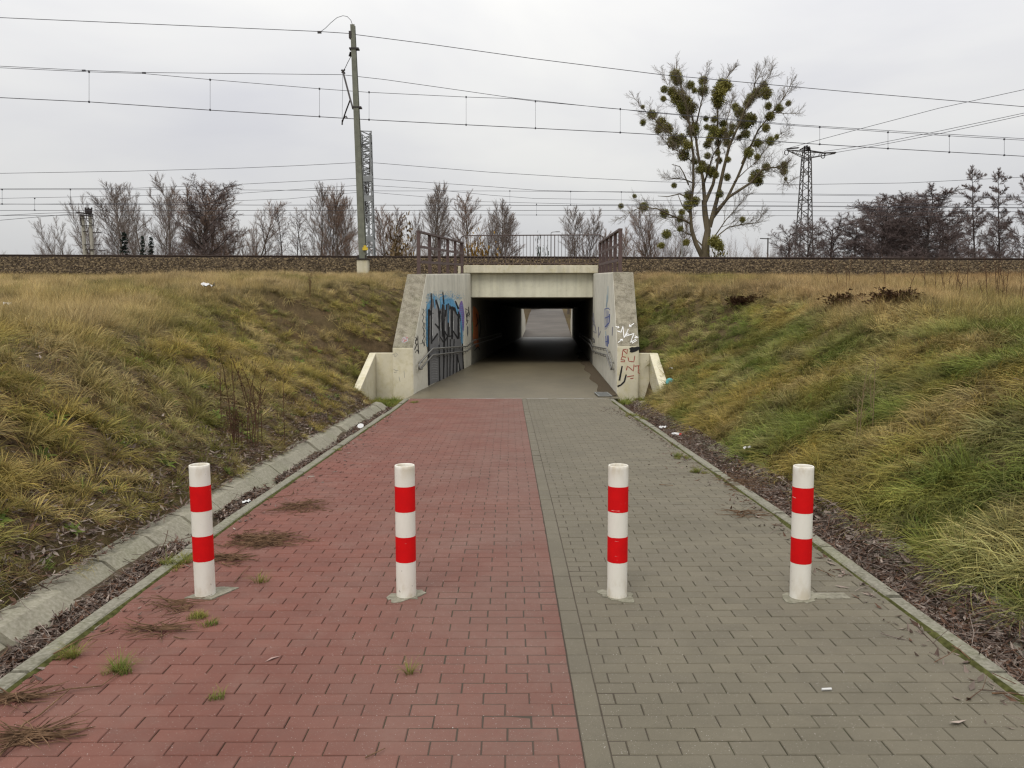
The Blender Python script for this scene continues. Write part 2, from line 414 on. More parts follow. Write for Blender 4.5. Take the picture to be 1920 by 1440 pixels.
# ------------------------------------------------------------------ ground
RAILZ = lambda x: 4.06 - 0.0034 * x
def pz(d):
    return np.interp(d, [-30, 6.5, 9.5, 12.5, 15.5, 19, 29.3, 72, 118, 400], [0, 0, -0.05, -0.09, -0.15, -0.165, -0.09, -0.09, 3.2, 3.2])
LW = lambda d: -2.277 + 0.0862 * (d - 19.0)                 # inner face of the left wing wall
RW = lambda d: 2.532 + 0.0494 * (d - 18.8)                  # inner face of the right wing wall
TL = lambda d: LW(29.3) + 0.06 * (d - 29.3)                 # tunnel walls
TR = lambda d: RW(29.3) + 0.06 * (d - 29.3)
def inner(d, side):
    d = np.asarray(d, float)
    if side < 0: return np.where(d < 29.3, LW(np.maximum(d, 18.0)), TL(d))
    return np.where(d < 29.3, RW(np.maximum(d, 18.0)), TR(d))
def ground_z(X, D):
    X = np.asarray(X, float); D = np.asarray(D, float)
    T = np.interp(D, [-60, -8, 2, 6, 10, 18, 28.6, 30.2, 400], [0.35, 0.4, 0.85, 1.12, 1.52, 2.22, 3.08, 3.2, 3.2])
    T = T + 0.16 * (vnoise(X, D, 0.16, 3, 2) - 0.5) * np.clip((31 - D) / 4, 0, 1)
    p = pz(D)
    left = X < (inner(D, -1) + inner(D, 1)) / 2
    near = np.where(D < 18.2, np.abs(X) - 2.70, 0)
    far = np.where(left, inner(D, -1) - 0.48 - X, X - inner(D, 1) - 0.48)
    # between the side walls the bank meets the stub walls
    b = np.clip((D - 16.2) / 0.5, 0, 1)
    s_ = np.where(D < 19.3, np.abs(X) - (2.735 + 0.585 * b), far)
    s_ = np.where(D > 30.0, np.where((D < 70.4), 99, far), s_)
    # rise of the bank behind the wing wall's foot
    steep = 0.56 + 0.05 * (vnoise(X, D, 0.3, 8, 2) - 0.5)
    behind = np.interp(D, [16.7, 19.2, 22.0, 29.3], [0.0, 0.74, 1.9, 2.75])
    rise = np.maximum(s_, 0) * steep + np.where((D > 16.7) & (D <= 30.0), behind * np.clip((s_ + 0.02) * 8, 0, 1), 0)
    rise = rise + 0.07
    k = 0.35
    h = np.clip(0.5 + 0.5 * (T - p - rise) / k, 0, 1)
    hh = (T - p) * (1 - h) + rise * h - k * h * (1 - h)
    bump_ = (vnoise(X, D, 1.1, 21, 3) - 0.5) * 0.24 + (vnoise(X, D, 0.4, 25, 2) - 0.5) * 0.2 * np.clip((D - 7) / 6, 0, 1) + (vnoise(X, D, 3.7, 5, 2) - 0.5) * 0.06
    z = p + np.where(s_ > 0, hh + bump_ * np.clip(s_ * 1.5, 0, 1) * np.clip((30.5 - D) / 3, 0, 1), -0.16)
    z = np.where(s_ <= 0, p - 0.16, z)
    return z
xs = np.unique(np.round(np.concatenate([np.linspace(-900, -60, 22), np.linspace(-60, -24, 19), np.arange(-24, -8, 0.5), np.arange(-8, 8.001, 0.16), np.arange(8, 24, 0.5), np.linspace(24, 60, 19), np.linspace(60, 900, 22)]), 3))
ys = np.unique(np.round(np.concatenate([np.linspace(-300, -12, 10), np.arange(-12, 2, 0.7), np.arange(2, 29.9, 0.2), [29.95, 30.1], np.arange(30.5, 40, 1.0), np.arange(40, 69, 3.0), [70.0, 70.2, 70.5], np.arange(71, 125, 2.5), np.linspace(125, 1600, 16)]), 3))
GX, GY = np.meshgrid(xs, ys)
GZ = ground_z(GX, GY)
V = np.stack([GX, GY, GZ], -1).reshape(-1, 3)
ii, jj = np.meshgrid(np.arange(len(ys) - 1), np.arange(len(xs) - 1), indexing='ij')
nx = len(xs)
Q = np.stack([ii * nx + jj, ii * nx + jj + 1, (ii + 1) * nx + jj + 1, (ii + 1) * nx + jj], -1).reshape(-1, 4)
cx = V[Q, 0].mean(1); cy = V[Q, 1].mean(1)
hole = (cx > inner(cy, -1) - 0.42) & (cx < inner(cy, 1) + 0.42) & (((cy > 18.9) & (cy < 30.1)) | ((cy > 69.9) & (cy < 70.6)))
ground = link('ground', np_mesh('ground', V, Q[~hole], M['soil'], smooth=True)); ground['kind'] = 'structure'
ground['label'] = 'brown soil of the cutting banks and the flat land beyond the railway'

# ------------------------------------------------------------------ red cycle lane and grey footway: every paver is geometry
XL, XR, XD, END = -2.215, 2.215, 0.28, 17.8
def paver_mesh(name, lx, ly, mat):
    m = MB(); b = 0.0034; h = 0.06
    x, y = lx / 2, ly / 2
    v = [(-x + b, -y + b, 0), (x - b, -y + b, 0), (x - b, y - b, 0), (-x + b, y - b, 0)]
    v += [(-x, -y, -b), (x, -y, -b), (x, y, -b), (-x, y, -b)]
    v += [(-x, -y, -h), (x, -y, -h), (x, y, -h), (-x, y, -h)]
    f = [(0, 1, 2, 3)] + [(4 + i, 4 + (i + 1) % 4, (i + 1) % 4, i) for i in range(4)] + [(8 + i, 8 + (i + 1) % 4, 4 + (i + 1) % 4, 4 + i) for i in range(4)]
    m.add(v, f)
    return m.mesh(name, mat)
J = 0.0036
def lane_list(x0, x1, rowoff):
    L = []
    d = -0.4; k = 0
    while d < END - 0.05:
        off = (0.1 if k % 2 else 0.0) + rng.uniform(-0.008, 0.008) + rowoff
        x = x0 - off
        while x < x1 - 0.005:
            a, b_ = max(x, x0), min(x + 0.2, x1)
            if b_ - a > 0.025:
                L.append(((a + b_) / 2, d + 0.05, b_ - a - J, 0.1 - J))
            x += 0.2
        d += 0.1; k += 1
    return L
def lay(parent, L, mat, limit=300):
    inview = [q for q in L if q[1] > 2.78 and abs(q[0]) < 0.655 * q[1] + 0.1]
    inview.sort(key=lambda q: (round(q[1], 3), q[0]))
    single = set(inview[:limit]); cache = {}
    rest = MB()
    for q in L:
        z_ = float(pz(q[1])) + rng.uniform(-0.0018, 0.0018)
        rx, ry = rng.uniform(-0.012, 0.012), rng.uniform(-0.007, 0.007)
        if q in single:
            key = (round(q[2], 2), round(q[3], 3))
            if key not in cache: cache[key] = paver_mesh('paver', key[0] - 0.0, q[3], mat)
            o = link('paver', cache[key], parent, (q[0], q[1], z_)); o.rotation_euler = (rx, ry, rng.uniform(-0.006, 0.006))
            o.scale = (q[2] / key[0], 1, 1)
        else:
            b = 0.0034; x, y = q[2] / 2, q[3] / 2; c0, c1 = q[0], q[1]
            sl = float(pz(q[1] + 0.05) - pz(q[1] - 0.05)) / 0.1
            def zz(px_, py_, dz): return z_ + dz + py_ * (rx + sl) - px_ * ry
            v = [(c0 + sx * (x - b), c1 + sy * (y - b), zz(sx * x, sy * y, 0)) for sx, sy in ((-1, -1), (1, -1), (1, 1), (-1, 1))]
            v += [(c0 + sx * x, c1 + sy * y, zz(sx * x, sy * y, -b)) for sx, sy in ((-1, -1), (1, -1), (1, 1), (-1, 1))]
            v += [(p_[0], p_[1], p_[2] - 0.02) for p_ in v[4:8]]
            rest.add(v, [(0, 1, 2, 3)] + [(4 + i, 4 + (i + 1) % 4, (i + 1) % 4, i) for i in range(4)] + [(8 + i, 8 + (i + 1) % 4, 4 + (i + 1) % 4, 4 + i) for i in range(4)])
    r_ = rest.build('pavers', mat, parent); r_['kind'] = 'stuff'
def bed(name, x0, x1, label):
    m = MB(); ds = np.linspace(-0.5, END, 75); xq = np.linspace(x0, x1, 14); v = []
    for d in ds:
        for x in xq:
            worn = math.exp(-((x - 0.12) / 0.85) ** 2); q = float(vnoise(x, d, 1.2, 91, 2))
            v.append((x, d, float(pz(d)) - 0.0075 + 0.0052 * min(1, worn * 1.15 + 0.5 * (q - 0.4))))
    m.add(v, [(i * 14 + j, i * 14 + j + 1, i * 14 + 15 + j, i * 14 + 14 + j) for i in range(len(ds) - 1) for j in range(13)])
    o = m.build(name, M['joint']); tag(o, label, kind='structure'); return o
red_lane = bed('cycle_lane', XL, XD, 'red brick paved cycle lane on the left half of the path')
grey_lane = bed('footway', XD + 0.001, XR, 'grey brick paved footway on the right half of the path')
lay(red_lane, lane_list(XL, XD, 0.0), M['red_paver'])
Lg = lane_list(XD + 0.1045, XR, 0.03)
d_ = -0.4
while d_ < END - 0.1:
    Lg.append((XD + 0.053, d_ + 0.1, 0.104 - J, 0.2 - J)); d_ += 0.2
lay(grey_lane, Lg, M['grey_paver'])

# kerbs and gutters
def ring(o, label, group=None): return tag(o, label, group=group, kind='structure')
for side, nm in ((-1, 'left bank'), (1, 'right bank')):
    kerb = bpy.data.objects.new('kerb', None); COL.objects.link(kerb); ring(kerb, 'narrow concrete kerb along the foot of the %s' % nm)
    d = 0.6
    while d < 17.2:
        ln = 0.98; m = MB()
        x0 = 2.225; x1 = 2.325
        jx, jz = rng.uniform(-0.008, 0.008), rng.uniform(-0.006, 0.008)
        a, b_ = d, min(d + ln, 17.6)
        za, zb = float(pz(a)) + 0.012 + jz, float(pz(b_)) + 0.012 + jz + rng.uniform(-0.004, 0.004)
        v = []
        for (yy, zz_) in ((a, za), (b_, zb)):
            for xx, dz in ((x0 + jx, -0.25), (x1 + jx, -0.25), (x1 + jx, -0.012), (x1 + jx - 0.012, 0), (x0 + jx + 0.012, 0), (x0 + jx, -0.012)):
                v.append((side * xx, yy, zz_ + dz))
        f = [(i, (i + 1) % 6, 6 + (i + 1) % 6, 6 + i) for i in range(6)] + [tuple(range(5, -1, -1)), tuple(range(6, 12))]
        m.add(v, f); m.build('kerb_stone', M['concrete_kerb'], kerb)
        d += 1.0
    gut = bpy.data.objects.new('gutter', None); COL.objects.link(gut); ring(gut, 'trough gutter of concrete slabs filled with dead leaves at the foot of the %s' % nm)
    d = 0.4
    while d < 16.4:
        ln = 0.6; m = MB(); a, b_ = d, d + ln - 0.014
        jx, jz = rng.uniform(-0.05, 0.025), rng.uniform(-0.014, 0.010)
        v = []
        prof = [(2.33, -0.10), (2.40, -0.13), (2.50, -0.10), (2.68, 0.046), (2.80, 0.070), (2.80, -0.1), (2.40, -0.25), (2.33, -0.25)]
        for yy, jj_ in ((a, 0), (b_, rng.uniform(-0.008, 0.008))):
            for xx, zz_ in prof:
                v.append((side * (xx + (jx if xx > 2.45 else 0) + jj_), yy, float(pz(yy)) + zz_ + jz + jj_))
        n = len(prof)
        m.add(v, [(i, (i + 1) % n, n + (i + 1) % n, n + i) for i in range(n)] + [tuple(range(n - 1, -1, -1)), tuple(range(n, 2 * n))])
        m.build('gutter_slab', M['concrete_gutter'], gut)
        d += ln
    # leaf mould that fills the trough
    m = MB(); ds = np.arange(0.4, 16.6, 0.12)
    fill = 0.06 + 0.08 * vnoise(ds * 1.0, ds * 0 + side * 9, 0.55, 31, 2) - (0.03 if side < 0 else -0.02)
    dip = np.where(side < 0, (np.clip(1 - np.abs(ds - 6.3) / 0.5, 0, 1) + np.clip(1 - np.abs(ds - 8.2) / 0.35, 0, 1)) * 0.10, 0)
    fill = fill - dip
    v = []
    for y_, f_ in zip(ds, fill):
        for xx, k_ in ((2.316, 0.95), (2.40, 1.0), (2.49, 0.92), (2.56 + f_ * 0.4, 0.62)):
            v.append((side * xx, y_, float(pz(y_)) - 0.145 + f_ * k_ + (0.052 if xx > 2.55 else 0) + 0.012 * rng.random()))
    q = [(i * 4 + j, i * 4 + j + 1, i * 4 + 5 + j, i * 4 + 4 + j) for i in range(len(ds) - 1) for j in range(3)]
    m.add(v, q); o = m.build('leaf_litter', M['bare_soil'], smooth=True)
    tag(o, 'dark rotting leaf mould lying in the gutter below the %s' % nm, kind='stuff')
    # moss strip in the joint between kerb and pavers
    m = MB(); ds = np.arange(0.6, 17.2, 0.08)
    wd = 0.012 + 0.05 * np.clip(vnoise(ds, ds * 0 + side * 4, 1.6, 41, 3) - 0.42, 0, 1) * (2.0 if side > 0 else 1.2)
    v = []
    for y_, w_ in zip(ds, wd):
        h_ = 0.004 + w_ * 0.25
        v += [(side * 2.232, y_, pz(y_) + h_ * 0.7), (side * (2.226 - w_ * 0.5), y_, pz(y_) + h_), (side * (2.222 - w_), y_, pz(y_) - 0.004)]
    m.add(v, [(i * 3 + j, i * 3 + j + 1, i * 3 + 4 + j, i * 3 + 3 + j) for i in range(len(ds) - 1) for j in range(2)])
    tag(m.build('moss', M['moss'], smooth=True), 'strip of dark moss in the joint beside the kerb of the %s' % nm, kind='stuff')

# ------------------------------------------------------------------ underpass
under = thing('underpass', 'cream concrete railway underpass with sloping wing walls and spray painted letters', 'underpass', (0.5, 24, -0.1))
def off(o):
    o.matrix_parent_inverse = Matrix.Translation(-under.location); return o
def wing(xi, sgn, d0, zt, zb_pts, th, label):
    prof = zb_pts
    n = len(prof)
    v = [(xi(d), d, z) for d, z in prof] + [(xi(d) + sgn * th, d, z) for d, z in prof]
    m = MB()
    fi = tuple(range(n)) if sgn < 0 else tuple(range(n - 1, -1, -1))
    fo = tuple(i + n for i in (range(n - 1, -1, -1) if sgn < 0 else range(n)))
    m.add(v, [fi], 0); m.n -= len(v); m.v.pop(); m.c.pop()
    m.add(v, [fo], 0); m.n -= len(v); m.v.pop(); m.c.pop()
    mi = [0, 2, 1, 1, 0]
    fs = []
    for i in range(n):
        j = (i + 1) % n
        q = (i, n + i, n + j, j) if sgn < 0 else (i, j, n + j, n + i)
        fs.append((q, mi[i] if i < len(mi) else 0))
    m.add(v, [])
    for q, k in fs:
        m.f.append(q); m.m.append(k)
    o = m.build('wing_wall', [M['concrete'], M['concrete_worn'], M['concrete_front']], under, bevel=0.03)
    o['label'] = label
    return off(o)
# profile points: back bottom, front bottom, front top, slope top, back top
PL_ = [(29.28, -0.6), (19.0, -0.6), (19.0, 0.93), (20.75, 2.76), (29.28, 3.24)]
PR_ = [(29.28, -0.6), (18.8, -0.6), (18.8, 0.976), (20.35, 2.79), (29.28, 3.24)]
# (fix the edge order so that index 1 is the front face and index 2 the slope)
wl = wing(LW, -1, 19.0, 0, PL_, 0.50, 'left wing wall with a tall grey and blue spray painted mural')
wr = wing(RW, 1, 18.8, 0, PR_, 0.52, 'right wing wall with white and red spray painted tags on its front')
def add_part(name, m, mats, bevel=0.0, parent=None):
    return off(m.build(name, mats, under, bevel=bevel))
m = MB(); m.prism([(LW(29.3) - 0.002, 29.33), (RW(29.3) + 0.002, 29.33), (RW(29.3) + 0.03, 29.85), (LW(29.3) + 0.03, 29.85)], 2.375, 3.235)
add_part('portal_beam', m, M['concrete_beam'], 0.02)
m = MB(); m.prism([(-1.64, 29.05), (3.20, 29.05), (3.22, 29.5), (-1.61, 29.5)], 3.24, 3.515)
add_part('coping', m, M['concrete_front'], 0.02)
m = MB(); m.prism([(-1.86, 29.25), (-1.66, 29.25), (-1.66, 29.6), (-1.86, 29.6)], 2.9, 3.50)
add_part('coping', m, M['concrete_front'], 0.015)
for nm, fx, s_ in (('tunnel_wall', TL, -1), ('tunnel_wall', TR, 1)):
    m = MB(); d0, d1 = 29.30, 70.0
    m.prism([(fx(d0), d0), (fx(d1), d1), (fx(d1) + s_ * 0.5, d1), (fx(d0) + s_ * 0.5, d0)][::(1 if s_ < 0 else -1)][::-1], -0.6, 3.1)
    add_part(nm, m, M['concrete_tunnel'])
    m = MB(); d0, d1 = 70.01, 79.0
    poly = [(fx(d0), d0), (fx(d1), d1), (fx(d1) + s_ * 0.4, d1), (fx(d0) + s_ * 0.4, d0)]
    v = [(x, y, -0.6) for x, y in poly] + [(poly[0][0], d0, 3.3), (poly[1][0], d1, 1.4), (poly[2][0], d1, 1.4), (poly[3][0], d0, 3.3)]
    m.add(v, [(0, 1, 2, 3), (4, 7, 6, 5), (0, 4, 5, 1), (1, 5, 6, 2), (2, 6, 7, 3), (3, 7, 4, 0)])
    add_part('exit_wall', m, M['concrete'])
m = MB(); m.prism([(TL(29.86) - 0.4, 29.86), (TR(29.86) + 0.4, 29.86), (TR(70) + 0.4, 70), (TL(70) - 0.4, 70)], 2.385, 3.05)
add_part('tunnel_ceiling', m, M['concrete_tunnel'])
# low stub walls outside each wing wall: a cross panel and a side wall with a sloping top
for sg, xa, xb, dl in ((-1, LW(19.15) - 0.50, -3.20, 19.15), (1, RW(18.95) + 0.52, 3.33, 18.95)):
    m = MB(); lo, hi = min(xa, xb) - (0.0), max(xa, xb)
    m.box((lo, dl, -0.5), (hi, dl + 0.2, 0.80))
    add_part('stub_panel', m, M['concrete_front'], 0.012)
    m = MB(); t = 0.16 if sg < 0 else 0.2
    dd0 = dl - 2.45
    x0, x1 = (xb - t, xb) if sg < 0 else (xb, xb + t)
    sh = 0.0 if sg < 0 else -0.14
    prof = [(dd0, -0.6), (dd0, 0.0 - 0.03), (dl + 0.05, 0.80), (dl + 0.22, 0.80), (dl + 0.22, -0.6)]
    v = [(x0 + sh * (dl - d) / 2.4, d, z) for d, z in prof] + [(x1 + sh * (dl - d) / 2.4, d, z) for d, z in prof]
    n = 5
    m.add(v, [tuple(range(n - 1, -1, -1))[::-1], tuple(range(n, 2 * n))[::-1]] + [(i, n + i, n + (i + 1) % n, (i + 1) % n) for i in range(n)])
    add_part('side_wall', m, M['concrete_front'], 0.012)

# floor of the underpass and the ramp beyond
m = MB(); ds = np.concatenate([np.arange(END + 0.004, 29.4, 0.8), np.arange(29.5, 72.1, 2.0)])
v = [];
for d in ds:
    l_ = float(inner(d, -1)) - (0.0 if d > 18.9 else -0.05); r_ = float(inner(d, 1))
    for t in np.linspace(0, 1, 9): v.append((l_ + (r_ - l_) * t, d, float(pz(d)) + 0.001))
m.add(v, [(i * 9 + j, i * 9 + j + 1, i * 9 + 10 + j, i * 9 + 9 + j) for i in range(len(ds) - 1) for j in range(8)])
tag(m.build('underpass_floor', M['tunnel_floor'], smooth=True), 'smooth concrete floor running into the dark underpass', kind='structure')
m = MB(); ds = np.arange(72.0, 125, 2.0); v = []
for d in ds:
    c_ = float(inner(72, -1) + inner(72, 1)) / 2 + 0.045 * (d - 72)
    for x in (-2.2, 2.2): v.append((c_ + x, d, float(pz(d)) + 0.002))
m.add(v, [(i * 2, i * 2 + 1, i * 2 + 3, i * 2 + 2) for i in range(len(ds) - 1)])
tag(m.build('far_path', M['ramp'], smooth=True), 'pale path climbing away beyond the far end of the underpass', kind='structure')
# apron of soil and broken slabs in front of the stub walls
# drain channel along the right wall
m = MB(); ds = np.arange(18.3, 40, 0.5); v = []
for d in ds:
    r_ = float(inner(d, 1)); wv = 0.36 + 0.06 * math.sin(d * 1.7)
    v += [(r_ - wv, d, pz(d) + 0.006), (r_ - wv * 0.5, d, pz(d) - 0.0 + 0.012), (r_ - 0.01, d, pz(d) + 0.03)]
m.add(v, [(i * 3 + j, i * 3 + j + 1, i * 3 + 4 + j, i * 3 + 3 + j) for i in range(len(ds) - 1) for j in range(2)])
tag(m.build('drain_channel', M['bare_soil'], smooth=True), 'dark dirty drain channel along the foot of the right underpass wall', kind='structure')
gr_ = thing('drain_grate', 'small grey steel drain grate at the foot of the right wing wall', 'drain grate', (2.18, 18.55, float(pz(18.5)) + 0.02))
m = MB(); m.box((-0.16, -0.45, 0), (-0.13, 0.45, 0.02)); m.box((0.13, -0.45, 0), (0.16, 0.45, 0.02)); m.box((-0.13, -0.45, 0), (0.13, -0.42, 0.02)); m.box((-0.13, 0.42, 0), (0.13, 0.45, 0.02)); m.build('frame', M['galv'], gr_)
for k in range(14):
    m = MB(); y_ = -0.39 + k * 0.06; m.box((-0.13, y_, 0.002), (0.13, y_ + 0.02, 0.017)); m.build('bar', M['galv'], gr_)

# ------------------------------------------------------------------ spray paint: flat print on the walls
class Paint:
    def __init__(s, p0, n, crop, sc):
        s.p0, s.nrm, s.ox, s.oy, s.sc = Vector(p0), Vector(n).normalized(), crop[0], crop[1], sc
        s.m = MB(); s.mats = []
    def pt(s, q, lay_):
        return on_plane(s.ox + q[0] / s.sc, s.oy + q[1] / s.sc, s.p0 + s.nrm * (0.004 + 0.0022 * lay_), s.nrm)
    def mi(s, c):
        if c not in s.mats: s.mats.append(c)
        return s.mats.index(c)
    def fill(s, poly, c, lay_=0, wob=0):
        pts = []
        for i, a in enumerate(poly):
            b = poly[(i + 1) % len(poly)]
            k = max(1, int(math.hypot(b[0] - a[0], b[1] - a[1]) / 22)) if wob else 1
            for t in range(k):
                pts.append((a[0] + (b[0] - a[0]) * t / k + rng.uniform(-wob, wob) * 0.4, a[1] + (b[1] - a[1]) * t / k + rng.uniform(-wob, wob)))
        v = [tuple(s.pt(p, lay_)) for p in pts]
        s.m.add(v, [tuple(range(len(v)))], s.mi(c))
    def stroke(s, pl, c, wd, lay_=1):
        """polyline stroke; wd in crop pixels (start, end) across"""
        if not hasattr(wd, '__len__'): wd = (wd, wd)
        fine = []
        for a, b in zip(pl[:-1], pl[1:]):
            k = max(1, int(math.hypot(b[0] - a[0], b[1] - a[1]) / 14))
            for t in range(k): fine.append((a[0] + (b[0] - a[0]) * t / k, a[1] + (b[1] - a[1]) * t / k))
        fine.append(pl[-1]); n = len(fine); v = []
        for i, p in enumerate(fine):
            a, b = fine[max(i - 1, 0)], fine[min(i + 1, n - 1)]
            dx, dy = b[0] - a[0], b[1] - a[1]; L = math.hypot(dx, dy) or 1
            w_ = (wd[0] + (wd[1] - wd[0]) * i / max(1, n - 1)) / 2 * rng.uniform(0.88, 1.12)
            v.append(tuple(s.pt((p[0] - dy / L * w_, p[1] + dx / L * w_), lay_))); v.append(tuple(s.pt((p[0] + dy / L * w_, p[1] - dx / L * w_), lay_)))
        s.m.add(v, [(i * 2, i * 2 + 1, i * 2 + 3, i * 2 + 2) for i in range(n - 1)], s.mi(c))
    def speckle(s, cx, cy, rx, ry, c, n, size, lay_=1):
        for _ in range(n):
            a, r_ = rng.uniform(0, 6.283), math.sqrt(rng.random())
            x, y = cx + rx * r_ * math.cos(a), cy + ry * r_ * math.sin(a); q = size * rng.uniform(0.4, 1)
            v = [tuple(s.pt((x + q * math.cos(k * 1.2566) * 0.6, y + q * math.sin(k * 1.2566)), lay_)) for k in range(5)]
            s.m.add(v, [(0, 1, 2, 3, 4)], s.mi(c))
    def done(s, wall, label):
        o = s.m.build('graffiti', [SPRAY[c] for c in s.mats])
        o.parent = wall; o.matrix_parent_inverse = (Matrix.Translation(under.location) @ wall.matrix_parent_inverse).inverted(); o['label'] = label
nl = Vector((1, -0.0862, 0)); p_l = (LW(19), 19, 0)
g = Paint(p_l, nl, (720, 500), 5.335)
g.fill([(420, 400), (432, 350), (470, 300), (520, 290), (560, 330), (600, 285), (640, 300), (690, 310), (735, 370), (770, 430), (785, 700), (782, 790), (430, 800), (424, 560)], 'pale', 0, 9)
g.fill([(428, 420), (440, 360), (474, 330), (476, 480), (560, 420), (580, 350), (640, 318), (690, 330), (725, 380), (765, 470), (780, 640), (784, 760), (436, 800)], 'sky', 1, 8)
g.fill([(450, 1185), (450, 440), (478, 320), (520, 335), (560, 430), (592, 390), (640, 378), (690, 405), (742, 450), (762, 600), (775, 800), (795, 1046), (730, 1072), (620, 1115), (550, 1148)], 'grey', 2, 3)
g.fill([(478, 420), (530, 370), (548, 560), (540, 660), (482, 720)], 'silver', 3, 4)
for pl, wd in (([(474, 265), (478, 520), (476, 770)], (7, 12)), ([(446, 425), (478, 480)], (8, 34)), ([(449, 430), (446, 800), (452, 1187)], (14, 12)), ([(520, 330), (548, 420), (556, 640), (552, 800), (558, 1148)], (12, 9)),
               ([(510, 570), (552, 618)], (10, 15)), ([(480, 752), (538, 668)], (6, 14)), ([(590, 250), (600, 372)], (5, 11)), ([(556, 440), (582, 600), (604, 724)], (22, 12)), ([(590, 376), (586, 700)], (14, 9)),
               ([(624, 378), (606, 560), (604, 720), (596, 1132)], (18, 8)), ([(644, 368), (646, 690)], (12, 14)), ([(656, 408), (686, 412), (682, 724)], (24, 13)), ([(700, 408), (752, 492), (746, 722)], (26, 14)),
               ([(714, 342), (746, 424)], (8, 14)), ([(690, 640), (742, 722)], (8, 12)), ([(635, 700), (632, 1118)], (8, 7)), ([(664, 724), (660, 1102)], (7, 7)), ([(702, 724), (692, 1088)], (7, 8)), ([(730, 876), (728, 1076)], (7, 9)),
               ([(730, 876), (766, 1062)], (8, 13)), ([(776, 560), (786, 800), (796, 1050)], (6, 9)), ([(600, 640), (640, 700), (690, 690)], (9, 9)), ([(560, 700), (600, 760), (640, 690)], (7, 10))):
    g.stroke(pl, 'black', (wd[0] * 1.35, wd[1] * 1.35), 4)
for pl, wd in (([(434, 390), (428, 560), (432, 800)], (6, 9)), ([(766, 455), (780, 620), (786, 770)], (5, 8)), ([(640, 380), (642, 560)], (5, 7))):
    g.stroke(pl, 'sky', wd, 5)
for pl in ([(484, 440), (486, 690)], [(550, 640), (550, 780)], [(612, 500), (612, 640)], [(655, 440), (655, 600)], [(694, 440), (694, 640)], [(758, 520), (760, 660)], [(744, 960), (748, 1040)], [(568, 470), (570, 640)]):
    g.stroke(pl, 'white', (2, 4), 5)
for k in range(9): g.stroke([(475, 925 + k * 25), (500, 918 + k * 25), (535, 928 + k * 24)], 'silver', (3, 5), 3)
g.fill([(770, 342), (784, 350), (800, 430), (806, 520), (802, 600), (792, 660), (786, 600), (770, 560), (752, 470), (756, 380)], 'purple', 3, 3)
for k in range(12): g.stroke([(757, 395 + k * 19), (800, 380 + k * 21)], 'sky', (3, 2), 4)
g.speckle(610, 305, 165, 40, 'sky', 160, 7, 1); g.speckle(470, 320, 50, 60, 'pale', 120, 7, 1); g.speckle(428, 560, 16, 220, 'sky', 90, 6, 1); g.speckle(780, 600, 22, 180, 'sky', 70, 6, 3); g.speckle(620, 290, 190, 55, 'pale', 160, 6, 0)
for pl in ([(500, 300), (512, 420)], [(568, 300), (572, 420)], [(612, 330), (614, 430)], [(672, 330), (672, 400)], [(720, 400), (736, 470)]): g.stroke(pl, 'sky', (16, 8), 5)
zz = [(388, 420), (404, 440), (384, 480), (402, 500), (386, 545), (400, 570), (388, 610), (408, 640), (390, 690), (404, 700), (386, 740), (412, 790), (395, 770)]
g.stroke(zz, 'black', (4, 5), 2); g.stroke([(360, 772), (384, 768), (392, 735)], 'black', 4, 2); g.stroke([(410, 560), (398, 640), (414, 720), (400, 800)], 'black', 3, 2)
for pl in ([(314, 705), (330, 720), (312, 760), (328, 780), (308, 830)], [(340, 690), (342, 770), (348, 870)], [(322, 790), (340, 770)], [(314, 860), (330, 830), (346, 850)], [(312, 735), (342, 730)]):
    g.stroke(pl, 'black', (6, 7), 2)
for pl in ([(812, 420), (850, 440), (820, 500), (856, 480), (846, 410)], [(818, 440), (836, 560), (822, 580)], [(840, 460), (826, 545), (848, 540)], [(846, 400), (852, 500)]):
    g.stroke(pl, 'black', 5, 2)
g.fill([(836, 588), (843, 610), (843, 670), (837, 698), (831, 670), (831, 610)], 'grey', 2)
g.done(wl, 'tall grey and black letters on a sky blue cloud')
# orange and green paint just inside the left tunnel wall
nt_ = Vector((1, -0.06, 0))
tw = [o for o in under.children if o.name.startswith('tunnel_wall')]
g = Paint((TL(29.3), 29.3, 0), nt_, (720, 500), 5.335)
g.fill([(888, 395), (905, 400), (930, 430), (944, 470), (940, 620), (948, 800), (925, 815), (900, 760), (888, 700)], 'orange', 0, 5)
g.fill([(884, 560), (888, 545), (892, 640), (886, 705)], 'green', 1, 3)
for pl in ([(925, 470), (940, 560), (918, 600)], [(905, 840), (940, 800), (960, 830)], [(950, 480), (970, 600), (955, 700)]): g.stroke(pl, 'black', (8, 10), 2)
for pl in ([(1040, 470), (1042, 560)], [(1010, 480), (1016, 640)]): g.stroke(pl, 'silver', 5, 1)
g.done(tw[0], 'orange and green spray paint just inside the underpass')
# front of the right wing wall: vertical face, then the slope
def front_plane(d0, z0, d1, z1, fx):
    t = Vector((fx(d1) - fx(d0), d1 - d0, z1 - z0)); x = Vector((1, 0, 0)); n = x.cross(t); n.normalize()
    if n.y > 0: n = -n
    return (fx(d0), d0, z0), n
p0, nn_ = front_plane(18.8, 0.976, 20.35, 2.79, RW)
g = Paint(p0, nn_, (1080, 500), 4.966)
for pl in ([(385, 598), (420, 610), (437, 552), (447, 662)], [(447, 662), (487, 580)], [(487, 580), (462, 640), (484, 620), (486, 640), (458, 648)], [(484, 640), (540, 622), (507, 705), (560, 674)], [(545, 662), (580, 655)], [(522, 712), (566, 686)],
           [(392, 706), (434, 674)], [(412, 678), (434, 674), (432, 692)], [(540, 528), (498, 556)], [(500, 538), (497, 556), (517, 557)], [(368, 556), (402, 566)], [(392, 554), (402, 566), (386, 573)], [(548, 643), (580, 660)]):
    g.stroke(pl, 'white', (7, 6), 0)
